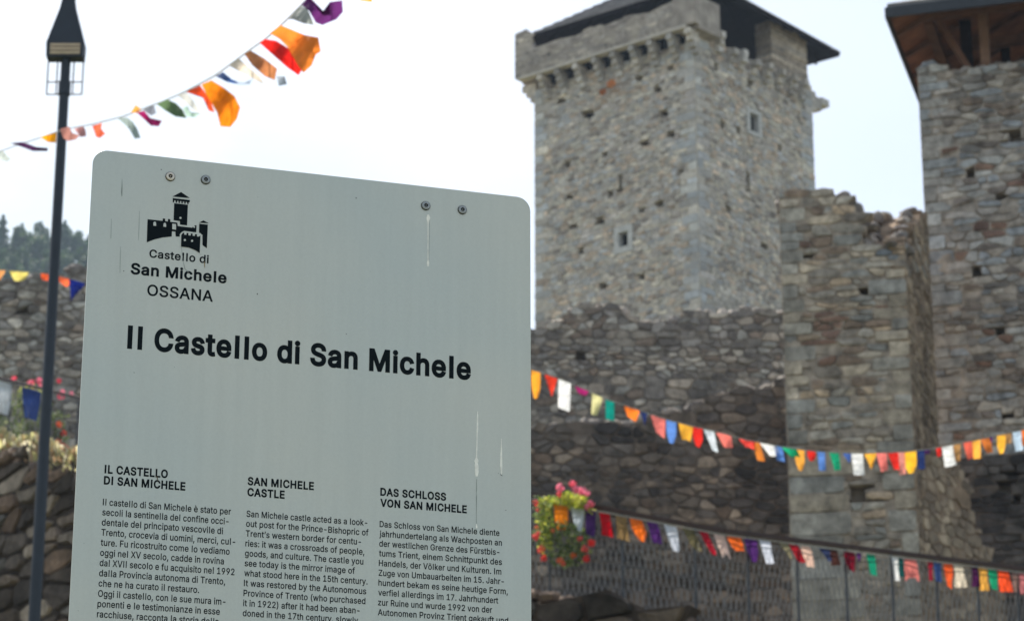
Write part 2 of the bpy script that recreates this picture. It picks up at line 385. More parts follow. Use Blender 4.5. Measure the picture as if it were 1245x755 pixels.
M['lens'] = mat('frosted_lamp_lens', lin((188, 168, 140)), .35, var=.12, scale=30, bump=0)
M['lensb'] = mat('lamp_lens_bar', lin((120, 104, 88)), .5, var=.1, bump=0)
M['cord'] = mat('white_cord', lin((170, 168, 160)), .8, var=.1, bump=0)
M['bark'] = mat('bark', lin((70, 58, 48)), .95, var=.3, bump=.5)
M['terra'] = mat('dark_planter', lin((70, 60, 50)), .85, var=.15, bump=.1)

def leafmat(name, cols, tr=.35):
    m = stone_mat(name, cols, dirt=.3)
    n = m.node_tree; b = [x for x in n.nodes if x.type == 'BSDF_PRINCIPLED'][0]; out = [x for x in n.nodes if x.type == 'OUTPUT_MATERIAL'][0]
    b.inputs['Roughness'].default_value = .6
    for l in list(n.links):
        if l.to_socket == b.inputs['Normal']: n.links.remove(l)
    src = b.inputs['Base Color'].links[0].from_socket
    t = n.nodes.new('ShaderNodeBsdfTranslucent'); n.links.new(src, t.inputs[0]); mi = n.nodes.new('ShaderNodeMixShader'); mi.inputs[0].default_value = tr
    n.links.new(b.outputs[0], mi.inputs[1]); n.links.new(t.outputs[0], mi.inputs[2]); n.links.new(mi.outputs[0], out.inputs[0]); return m
M['leaf_y'] = leafmat('yellow_green_leaf', [(168, 178, 66), (136, 154, 56), (190, 190, 90)], .5)
M['leaf_g'] = leafmat('green_leaf', [(112, 128, 78), (92, 112, 66), (130, 140, 88), (78, 96, 58)], .45)
M['leaf_far'] = leafmat('conifer_leaf', [(74, 98, 62), (60, 82, 54), (88, 110, 68)], .3)
M['tuft'] = leafmat('dry_grass', [(216, 208, 166), (190, 186, 130), (226, 218, 190), (180, 148, 114)], .5)
# ------------------------------------------------------------------ placing of the walls (plan view)
def az(deg): return math.radians(deg)
# fence / retaining wall line: image points of the rail with their distances
RAIL = [at(-90, 437, 44.2), at(300, 536, 36), at(645, 602, 29.5), at(880, 646, 28.5), at(1330, 703, 31.5)]
FH = 1.13
def rail_y(X):
    return interp([(p.x, p.y) for p in RAIL], X)
def rail_z(X):
    return interp([(p.x, p.z) for p in RAIL], X)
YB, YA, YT = 56.0, 66.0, 110.0
fA = Face(at(640, 400, YA), az(3)); fB = Face(at(640, 520, YB), az(3))
RTc = at(1123, 240, 50.5); fR = Face(RTc, az(-16.5))
BUc = at(952, 400, 46.6); fU = Face(BUc, az(-10))
TWc = at(850, 300, YT)
fTL = Face(TWc, az(180 - 38.5)); fTR = Face(TWc, az(47))

# ------------------------------------------------------------------ terrain
def hill(X, Y):
    z = 0
    d = ((X + 125) / 95) ** 2 + ((Y - 520) / 150) ** 2
    return 172 * math.exp(-d * .9)
ground = MB()
xs = [-600, -450, -340, -270, -220, -185, -155, -130, -110, -90, -70, -50, -35] + list(range(-24, 25, 2)) + [35, 50, 70, 90, 120, 160, 220, 300, 420, 600]
rows = []
zA = at(640, 392, YA).z - 2; zB = at(640, 510, YB).z - 1.3
def zrow(X, kind):
    ry = rail_y(X) + .1; rz = rail_z(X) - FH
    low = .17 * (ry - 8)
    return {0: (-30, 0), 1: (2, 0), 2: (8, 0), 3: (16, .17 * 8), 4: (ry - 4, .17 * (ry - 12)), 5: (ry + .05, low), 6: (ry + .12, rz - .05), 7: (ry + 3, rz - .02), 8: (YB + .6, max(rz, 11.0) if X < -4 else rz), 9: (YB + 1.6, zB), 10: (YA + .8, zB + .6), 11: (YA + 2.5, zA), 12: (YT - 8, 33.5), 13: (YT + 14, 34.5), 14: (150, 33), 15: (200, 30)}[kind]
cols = []
for X in xs:
    c = []
    for k in range(16):
        Y, z = zrow(X, k)
        fall = max(0, 1 - max(0, abs(X) - 60) / 300)
        c.append((X, Y, z * (fall if k > 7 else 1) + hill(X, Y) * (1 if k > 12 else 0)))
    for Y in (240, 280, 320, 360, 400, 430, 460, 490, 520, 550, 590, 640, 720, 800):
        z = 26 * max(0, 1 - (Y - 200) / 300) * max(0, 1 - max(0, abs(X) - 60) / 300) + hill(X, Y)
        c.append((X, Y, z))
    cols.append(c)
n = len(cols[0]); V = [p for c in cols for p in c]
F = [(i * n + j, (i + 1) * n + j, (i + 1) * n + j + 1, i * n + j + 1) for i in range(len(cols) - 1) for j in range(n - 1)]
ground.add(V, F); g = ground.build('ground', M['ground'], smooth=False); g['kind'] = 'structure'

# ------------------------------------------------------------------ main tower (keep)
def pxrect(face, cx, cy, w, h, d=0):
    a = face.px(cx - w / 2, cy, d)[0]; b = face.px(cx + w / 2, cy, d)[0]; z1 = face.px(cx, cy - h / 2, d)[1]; z0 = face.px(cx, cy + h / 2, d)[1]
    return (min(a, b), z0, max(a, b), z1)
def build_keep():
    rnd = random.Random(11)
    root = thing('castle_tower', 'tall square grey stone keep with a dark hipped roof, rising behind the curtain wall', 'tower', tuple(fTL.pt(4, 30, -4)))
    Ll = fTL.px(650, 250)[0]; Lr = fTR.px(989, 170)[0]
    zb = at(850, 430, YT).z - 6
    zc = fTL.px(735, 62, .7)[1]          # underside of the parapet
    zp = fTL.px(735, 30, .7)[1]          # top of the parapet
    print('keep', Ll, Lr, zb, zc, zp)
    def quo(face, L_, both=True):
        q = []; z = zb; i = 0
        while z < zc - .6:
            hh = rnd.uniform(.28, .42); wl = .95 if i % 2 else .5
            q.append((0, z, wl * rnd.uniform(.85, 1.15), z + hh))
            wl = .5 if i % 2 else .9
            if both: q.append((L_ - wl * rnd.uniform(.85, 1.15), z, L_, z + hh))
            z += hh; i += 1
        return q
    holL = [(690, 199), (735, 188), (692, 240), (742, 237), (698, 275), (730, 268), (780, 256), (803, 248), (780, 336), (732, 347), (828, 209), (681, 123), (713, 139), (777, 96), (815, 83), (798, 109), (806, 138), (815, 163), (783, 175), (736, 188.5), (690, 199.5), (733, 111), (742, 104), (706, 305), (668, 170)]
    HL = []
    for i, (x, y) in enumerate(holL[:-1]):
        if i in (19, 20): continue
        r = pxrect(fTL, x, y, 7 if i not in (12, 16) else 10, 6.5 if i not in (12, 16) else 9)
        HL.append(r)
    HR = [pxrect(fTR, x, y, 4.5, 8) for x, y in [(871, 81), (911, 103), (878, 152), (898, 159), (948, 180), (886, 255), (930, 300)]]
    # windows: opening plus stone surround
    wins = []
    def window(face, cx, cy, w, h, fr, mat_):
        o = pxrect(face, cx, cy, w, h); f = pxrect(face, cx, cy, w + 2 * fr * .8, h + 2 * fr)
        wins.append((face, o, f)); return f
    fl = window(fTL, 758, 291, 11, 18, 7.5, 0); fr_ = window(fTR, 917, 150, 10, 22, 5, 0)
    s1 = pxrect(fTL, 754, 223, 4.6, 21); s2 = pxrect(fTR, 910, 223, 4.2, 20)
    palep = [(862, 376), (868, 345), (880, 342), (892, 356), (903, 362), (905, 380), (872, 385)]
    def mfL(x, y, s, z, q): return (1 if rnd.random() < .85 else 0) if q else (1 if rnd.random() < .1 else 0)
    def mfR(x, y, s, z, q): return (1 if rnd.random() < .8 else 0) if q else (2 if inpoly(x, y, palep) else 0)
    mats = [M['tower'], M['tower_q'], M['pale']]
    stL, moL = masonry(fTL, 0, Ll, zb, [(0, zc - .40), (Ll, zc - .40)], .34, .165, HL + [fl, s1], quo(fTL, Ll), rnd, .03, .009, .5, mfL)
    topR = [(870, 40), (876, 44), (884, 62), (903, 62), (908, 75), (924, 77), (934, 82), (956, 93), (969, 98), (990, 104)]
    pr = [fTR.px(x, y) for x, y in topR]
    stR, moR = masonry(fTR, 0, Lr, zb, pr, .34, .165, HR + [fr_, s2], quo(fTR, Lr), rnd, .035, .009, .5, mfR)
    stR += crest(fTR, .6, Lr - .2, pr, .9, .45, rnd, 0)
    place_stones(root, stL + stR, mats, 300, 34)
    moL.add(moR.v, moR.f); moL.build('mortar', M['mort_t'], root)
    # solid core
    c0 = fTL.pt(0, 0); uL = fTL.u; uR = fTR.u; e = .5
    mb = MB(); zr = min(p[1] for p in pr) - .3
    mb.box(c0 + uL * e + uR * e + Vector((0, 0, zb)), uL * (Ll - e), uR * (Lr - e), Vector((0, 0, zr - zb)))
    mb.box(c0 + uL * .5 + uR * .5 + Vector((0, 0, zr)), uL * (Ll - .5), uR * .5, Vector((0, 0, zc - zr)))
    mb.box(c0 + uL * (Ll - .9) + uR * .5 + Vector((0, 0, zr)), uL * .9, uR * (Lr - .5), Vector((0, 0, zc - zr)))
    mb.box(c0 + uL * .5 + uR * (Lr - .8) + Vector((0, 0, zr)), uL * (Ll - 1), uR * .8, Vector((0, 0, zc - zr + .4)))
    mb.build('core', M['mort_t'], root)
    q = MB(); q.box(fTL.pt(.3, zc - .6, -.46), fTL.u * (Ll - .6), -fTL.n * .03, Vector((0, 0, 1.6))); q.build('machicolation_shade', M['recess_shade'], root)  # black slab painting the shade between the corbels
    for face, rs in ((fTL, HL + [s1]), (fTR, HR + [s2])):
        for (a0, b0, a1, b1) in rs:
            q = MB(); q.box(face.pt(a0 - .1, b0 - .1, -.46), face.u * (a1 - a0 + .2), -face.n * .03, Vector((0, 0, b1 - b0 + .2))); q.build('hole_shade', M['recess_shade'], root)  # black slab painting the shade inside each hole and slit
    # windows
    for face, o, f in wins:
        fm = MB(); Z = Vector((0, 0, 1))
        def slab(a0, z0, a1, z1, d1=.03, d2=-.45, m_=fm): m_.box(face.pt(a0, z0, d2), face.u * (a1 - a0), face.n * (d1 - d2), Z * (z1 - z0))
        wf = MB(); slab(f[0], f[1], f[2], o[1], .05, m_=wf); slab(f[0], o[3], f[2], f[3], .04, m_=wf)
        slab(f[0], o[1], o[0], o[3], .03, m_=wf); slab(o[2], o[1], f[2], o[3], .03, m_=wf)
        w_ = wf.build('window_surround', M['surround'], root)
        pn = MB(); slab(o[0], o[1], o[2], o[3], -.3, -.44, m_=pn); q = pn.build('window_interior_shade', M['recess_shade'], w_)  # black slab painting the unlit inside of the window
        q.location = (0, 0, 0)
    # parapet on the left face, with ragged top, ledge, corbels
    s_r = fTL.px(838, 30, .7)[0]; s_l = fTL.px(626, 90, .7)[0]
    pp = [(-.3, zp + .1), (1, zp), (2, zp - .12), (3, zp + .05), (4, zp - .05), (5.2, zp + .02), (6, zp - .1), (7, zp), (s_l - .9, zp - .05), (s_l - .85, fTL.px(636, 37, .7)[1]), (s_l + .1, fTL.px(627, 42, .7)[1])]
    core(fTL, -.55, s_l, zc, pp, .7, .34, .22, 0, rnd).build('parapet', M['plaster'], root)
    fp_ = Face(fTL.pt(0, 0, .705), az(180 - 38.5))
    sp_, mp_ = masonry(fp_, -.5, s_l - .02, zc + .03, [(a, b - .03) for a, b in pp], .5, .2, [], [], rnd, .012, .012, .03, None, 70, .3, .0)
    for st_ in (sp_,):
        mb_ = MB()
        for ap, C, V, F, mi in st_: mb_.add(V, F)
        o_ = mb_.build('parapet_stonework', M['pstone'], root); o_['kind'] = 'stuff'
    mp_.build('parapet_mortar', M['plaster'], root)
    lg = MB(); lg.box(fTL.pt(-.05, zc - .10, .33), fTL.u * (s_l - .1), fTL.n * .40, Vector((0, 0, .12))); lg.build('parapet_ledge', M['tower_q'], root)
    # back-left return of the parapet
    fb = Face(fTL.pt(Ll, 0), az(47)); 
    bx = MB(); bx.box(fTL.pt(Ll, zc, 0), fTL.u * .7, uR * (Lr + .3), Vector((0, 0, 1.1))); bx.build('parapet', M['plaster'], root)
    for i in range(12):
        q = MB(); s = -.02 + i * .72
        for k in range(3): q.box(fTL.pt(Ll - .1, zc - .12 - .3 * (k + 1), 0) + uR * s, fTL.u * (.8 - .24 * k), uR * .22, Vector((0, 0, .3)))
        q.build('corbel', M['corbel'], root)
    # front corbels
    for x, y in zip((658, 679, 701, 724, 746, 769, 791, 815), range(8)):
        s = fTL.px(x, 95 - y * 8, .5)[0]; q = MB()
        for k in range(4):
            dd = .68 - .17 * k
            q.box(fTL.pt(s - .14, zc - .13 - .26 * (k + 1) + .004 * k, -.05), fTL.u * .28, fTL.n * (dd + .05), Vector((0, 0, .26)))
        q.build('corbel', M['corbel'], root)
    for k, s in enumerate((.12,)):
        q = MB()
        for j in range(4): q.box(fTL.pt(s - .35, zc - .13 - .26 * (j + 1), -.05), fTL.u * .3, fTL.n * (.73 - .17 * j), Vector((0, 0, .26)))
        q.build('corbel', M['corbel'], root)
    # corner block of the parapet, wrapping the right face
    zt = fTL.px(850, -12, .7)[1]; sr = fTR.px(873, 20, .45)[0]
    cb = MB(); cb.box(fTL.pt(-.5, zc + .03, .72) - uR * 0, fTL.u * 1.15, -fTL.n * .72, Vector((0, 0, zt - zc)))
    cb.box(fTR.pt(-.35, zc - .15, .55), fTR.u * (sr + .35), -fTR.n * 1.1, Vector((0, 0, zt - zc + .1)))
    cb.build('parapet_corner', M['plaster'], root)
    # broken corbels on the right face
    for x in (872, 886, 899, 913, 928, 943, 958, 972):
        s = fTR.px(x, 80)[0]; z = interp(pr, s); q = MB(); nn = 1 if x < 930 else 2
        for k in range(3): q.box(fTR.pt(s - .15, z - .05 - .3 * (k + 1) + rnd.uniform(-.03, .03), -.1), fTR.u * .3, fTR.n * (.6 - .15 * k + rnd.uniform(-.1, .05)), Vector((0, 0, .3)))
        q.build('corbel', M['corbel'], root)
    # stepped corbel sticking out past the far right corner
    q = MB(); P = fTR.pt(Lr - .1, 0, -.6)
    for (x0, x1, y0, y1) in ((988, 993, 110, 133), (993, 1000, 117, 131), (1000, 1009, 118, 126)):
        a0 = fTR.px(x0, 120)[0]; a1 = fTR.px(x1, 120)[0]; z1 = fTR.px(x0, y0)[1]; z0 = fTR.px(x0, y1)[1]
        q.box(fTR.pt(a0, z0, -.05), fTR.u * (a1 - a0), -fTR.n * .45, Vector((0, 0, z1 - z0)))
    q.build('corbel', M['corbel'], root)
    # ---- roof
    ze = fTL.px(735, 19, .15)[1]
    Lc = atz(637, 50, ze); Fc = atz(862, -19, ze); Rc = atz(1021, 69, ze); Bc = Lc + Rc - Fc
    print('roof', Lc, Fc, Rc)
    ce = (Lc + Rc) / 2; best = None
    for i in range(80):
        hh = 1 + i * .1; A = ce + Vector((0, 0, hh)); x, y = proj(A); xl, yl = proj(Lc)
        sl = (y - yl) / (x - xl)
        if best is None or abs(sl + .43) < best[0]: best = (abs(sl + .43), hh)
    hh = best[1]; print('roof h', hh); A = ce + Vector((0, 0, hh)); up = Vector((0, 0, .16))
    # pier under the roof at the right corner
    a0 = fTR.px(940, 90)[0]; a1 = fTR.px(983, 90)[0]; zq = interp(pr, a0) - .5
    zz_ = zq; w_ = a1 - a0
    while zz_ < ze + .2:
        hh_ = rnd.uniform(.13, .24); cut = rnd.uniform(.3, .7)
        for u0, u1 in ((0, cut), (cut, 1)):
            q = MB(); q.box(fTR.pt(a0 + w_ * u0 + .004, zz_ + .004, -.05 + rnd.uniform(-.03, .03)), fTR.u * (w_ * (u1 - u0) - .008 + rnd.uniform(-.02, .02)), -fTR.n * .9, Vector((0, 0, hh_ - .008))); q.build('pier_stone', M['pier'], root)
        zz_ += hh_
    # dark wooden lining wall set back inside, and the roof shell
    q = MB(); C4 = [Lc, Fc, Rc, Bc]
    q.add(C4 + [A] + [c + up for c in C4] + [A + up], [(0, 1, 4), (1, 2, 4), (2, 3, 4), (3, 0, 4), (5, 9, 6)[::1], (6, 9, 7), (7, 9, 8), (8, 9, 5), (0, 5, 6, 1), (1, 6, 7, 2), (2, 7, 8, 3), (3, 8, 5, 0)])
    rf = q.build('roof', M['roofdark'], root)
    # slate courses on the four slopes
    up2 = up
    for i in range(4):
        P0, P1 = C4[i] + up2, C4[(i + 1) % 4] + up2; nn = 16
        out = ((P0 + P1) / 2 - ce - up2); out.z = 0; out.normalize()
        for k in range(nn):
            t0, t1 = k / nn, (k + 1) / nn + .01; AA = A + up2
            a, b = P0.lerp(AA, t0), P1.lerp(AA, t0); c, d = P1.lerp(AA, min(1, t1)), P0.lerp(AA, min(1, t1))
            th = Vector((0, 0, .07)); q = MB(); oo = out * .05
            q.add([a + oo, b + oo, b + th + oo, a + th + oo, c + th * .4, d + th * .4], [(0, 1, 2, 3), (3, 2, 4, 5)])
            o = q.build('slate_course', M['slate'], rf); o.location = (0, 0, 0)
    # rafters underneath
    for i in range(4):
        P0, P1 = C4[i], C4[(i + 1) % 4]
        for k in range(1, 8):
            t = k / 8; a = P0.lerp(P1, t); tt = 1 - abs(t - .5) * 2; foot = a; head = (P0.lerp(P1, .5)).lerp(A, tt) + (P1 - P0) * (t - .5); head = head.lerp(foot, .03)
            q = MB(); q.bar(foot - Vector((0, 0, .06)), head - Vector((0, 0, .08)), .08, 4); o = q.build('rafter', M['roofdark'], rf); o.location = (0, 0, 0)
    # orange cloth caught below the corbels
    t2 = thing('cloth_scrap', 'small orange and brown cloth scrap caught below the corbels of the tall keep', 'cloth', tuple(fTL.pt(fTL.px(742, 104)[0], fTL.px(742, 104)[1], .3)))
    for (x, y, w_, h_, m_) in ((743, 102, 13, 8, cloth('scrap_orange', (224, 150, 96))), (733, 112, 10, 6, cloth('scrap_brown', (190, 120, 74)))):
        s, z = fTL.px(x, y, .3); a = w_ / 30 ; q = MB(); nn = 6; V = []
        k = 24.0
        for j in range(3):
            for i in range(nn): V.append(fTL.pt(s + (i / (nn - 1) - .5) * w_ / k, z + (j / 2 - .5) * h_ / k * 1.2 * (1 - .3 * abs(i - 2.5) / 2.5), .3 + .06 * math.sin(i * 2.1 + j)))
        q.add(V, [(j * nn + i, j * nn + i + 1, (j + 1) * nn + i + 1, (j + 1) * nn + i) for j in range(2) for i in range(nn - 1)])
        q.build('cloth_fold', m_, t2)
build_keep()

# ------------------------------------------------------------------ curtain walls
def wall(name, label, face, prof_px, zbpx, w, h, mats, mortar, T=1.2, s_ext=0, holes_px=(), matf=None, seed=5, csize=.5, crest_mi=None, proud=.036, gap=.01, quoins=(), minarea=60, cat='wall', jit=.33, margin=40, zb=None, depth=.35):
    rnd = random.Random(seed)
    prof = [face.px(x, y) for x, y in prof_px]
    s0, s1 = prof[0][0], prof[-1][0]; z0 = zb if zb is not None else face.px((prof_px[0][0] + prof_px[-1][0]) / 2, zbpx)[1]
    root = thing(name, label, cat, tuple(face.pt((s0 + s1) / 2, z0)))
    H_ = [pxrect(face, *hp) for hp in holes_px]
    st, mo = masonry(face, s0, s1, z0, prof, w, h, H_, quoins, rnd, proud, gap, depth, matf, margin, jit)
    # jitter along the crest
    st += crest(face, s0, s1, prof, T, csize, rnd, crest_mi if crest_mi is not None else 0)
    place_stones(root, st, mats, 300, minarea)
    mo.build('mortar', mortar, root)
    core(face, s0 + .003, s1 - .003, z0 - 3, prof, -depth + .02, -T, .4, .12, rnd).build('core', mortar, root)
    return root
profA = [(-110, 352), (-40, 346), (0, 343), (20, 340), (45, 336), (70, 334), (85, 328), (100, 322), (130, 320), (240, 330), (400, 352), (560, 385), (640, 402), (665, 397), (685, 388), (694, 377), (720, 372), (752, 372), (765, 383), (775, 388), (800, 393), (818, 388), (835, 380), (900, 377), (962, 379)]
wall('curtain_wall', 'long ruined grey rubble wall at the foot of the tall keep', fA, profA, 640, .34, .18, [M['walla'], M['sunlit_rim'], M['wallb']], M['mort_a'], 1.3, holes_px=[(705, 433, 8, 10), (30, 380, 8, 5)], crest_mi=1, csize=.42, minarea=60, seed=21)
profB = [(560, 530), (600, 528), (640, 527), (655, 520), (690, 514), (715, 508), (745, 512), (780, 508), (800, 501), (835, 495), (862, 486), (880, 478), (905, 474), (925, 468), (940, 466), (962, 462)]
wall('lower_curtain_wall', 'dark rubble wall with a sunlit crest in front of the long grey wall', fB, profB, 800, .36, .19, [M['wallb'], M['sunlit_rim'], M['dark']], M['mort_b'], 1.2, crest_mi=1, csize=.45, seed=22,
     matf=lambda x, y, s, z, q: 2 if (math.sin(s * 1.3) + math.sin(z * 1.7 + s) > .7) else 0)

# ------------------------------------------------------------------ ruined buttress
def build_buttress():
    rnd = random.Random(31)
    root = thing('ruined_pier', 'broken brownish stone pier with a ragged top, left of the roofed tower at the right', 'ruin', tuple(fU.pt(1, 8)))
    tp = [(952, 236), (962, 233), (979, 234), (985, 242), (997, 233), (1017, 233), (1029, 243), (1041, 247), (1052, 262), (1062, 280), (1072, 300), (1080, 296), (1096, 300)]
    prof = [fU.px(x, y) for x, y in tp]
    c_top = fU.px(1096, 300); c_bot = fU.px(1122, 660)
    s1 = (c_top[0] + c_bot[0]) / 2; s1 = c_bot[0] * .5 + c_top[0] * .5
    z0 = fU.px(1000, 800)[1]
    prof[-1] = (s1, prof[-1][1])
    redp = [(988, 385), (1010, 380), (1024, 392), (1020, 420), (1014, 440), (1000, 440), (990, 410)]
    bluep = [(1064, 300), (1085, 296), (1096, 330), (1075, 330)]
    q = []; z = z0; i = 0
    while z < prof[0][1] - .4:
        low = z < fU.px(1040, 560)[1]; hh = rnd.uniform(.3, .42) if low else rnd.uniform(.16, .3); wl = rnd.uniform(.9, 1.4) if low else rnd.uniform(.4, .6) if i % 2 else rnd.uniform(.22, .35); q.append((0, z, wl, z + hh))
        if z < prof[-1][1] - .5: q.append((s1 - (rnd.uniform(.3, .4) if i % 2 else rnd.uniform(.5, .7)), z, s1, z + hh))
        # large dressed blocks in the lower part
        if z < fU.px(1040, 560)[1]:
            a = wl; e = s1 - 1.0
            while a < e - .5:
                b = min(e, a + rnd.uniform(.9, 1.7))
                if rnd.random() < .75: q.append((a, z, b, z + hh))
                a = b
        z += hh; i += 1
    # no quoin across the embrasure
    em = pxrect(fU, 1043, 600, 18, 21); q = [r for r in q if r[2] <= em[0] or r[0] >= em[2] or r[3] <= em[1] or r[1] >= em[3]]
    H_ = [em] + [pxrect(fU, *t) for t in ((1080, 294, 14, 8), (1052, 352, 7, 5), (976, 312, 7, 5))]
    def mf(x, y, s, z, qn):
        if qn: return 1
        if inpoly(x, y, redp): return 2
        if inpoly(x, y, bluep): return 3
        return 2 if rnd.random() < .035 else 0
    st, mo = masonry(fU, 0, s1, z0, prof, .42, .14, H_, q, rnd, .028, .008, .4, mf, 40, .16)
    st += crest(fU, 0, s1, prof, 1.6, .42, rnd, 4)
    mats = [M['butt'], M['butt_q'], M['red'], M['blue'], M['sunlit_rim']]
    # right-hand side face running back towards the roofed tower
    fS = Face(fU.pt(s1, 0), az(90 - 16.5)); fS.n = Vector((math.cos(az(-16.5)), math.sin(az(-16.5)), 0))
    Ls = 3.4
    pS = [(0, prof[-1][1]), (.4, fU.px(1090, 285)[1]), (1.0, fS.px(1111, 268)[1] if False else prof[-1][1] + .5), (2.0, prof[-1][1] + 1.3), (Ls, prof[-1][1] + 1.9)]
    st2, mo2 = masonry(fS, 0, Ls, z0, pS, .42, .15, [], [], rnd, .02, .006, .4, lambda x, y, s, z, qn: 5 if y > 330 else (5 if rnd.random() < .5 else 0), 40)
    st2 += crest(fS, 0, Ls, pS, 1.5, .42, rnd, 4)
    # patch the front face behind the broken corner
    place_stones(root, st + st2, mats + [M['brown']], 300, 60)
    mo.build('mortar', M['mort_u'], root); mo2.build('mortar', M['mort_br'], root)
    core(fU, .003, s1 - .42, z0 - 3, prof, -.38, -1.7, .3, .1, rnd).build('core', M['mort_u'], root)
    core(fS, .3, Ls, z0 - 3, pS, -.38, -1.6, .3, .1, rnd).build('core', M['mort_br'], root)
    q = MB(); q.box(em and fU.pt(em[0] - .1, em[1] - .1, -.55), fU.u * (em[2] - em[0] + .2), fU.n * .1, Vector((0, 0, em[3] - em[1] + .2))); q.build('embrasure_shade', M['recess_shade'], root)  # black slab painting the shade in the embrasure
    # brown rubble spur flaring out at its foot
    O = fU.pt(s1, 0) + fS.u * .5 + fS.n * .02
    fP = Face(O, az(48)); fP.n = Vector((math.sin(az(48)), -math.cos(az(48)), 0))
    sp = [(1121, 560), (1132, 548), (1142, 546), (1152, 552), (1162, 562), (1172, 572), (1179, 590), (1184, 610), (1190, 635), (1198, 655), (1208, 675), (1216, 700), (1222, 730), (1226, 760)]
    r2 = thing('rubble_spur', 'low brown rubble spur sloping down to the right from the foot of the ruined pier', 'ruin', tuple(fP.pt(0, 8)))
    pP = [fP.px(x, y) for x, y in sp]; pP[0] = (0, pP[0][1])
    pP = sorted(pP); print('spur', pP[0], pP[-1])
    z0p = fP.px(1170, 800)[1]
    st, mo = masonry(fP, 0, pP[-1][0], z0p, pP, .26, .2, [], [], rnd, .012, .006, .3, None, 40, .45)
    st += crest(fP, .05, pP[-1][0], pP, .8, .26, rnd, 0)
    place_stones(r2, st, [M['brown']], 300, 60); mo.build('mortar', M['mort_br'], r2)
    core(fP, .01, pP[-1][0], z0p - 3, pP, -.28, -.9, .15, .08, rnd).build('core', M['mort_br'], r2)
build_buttress()

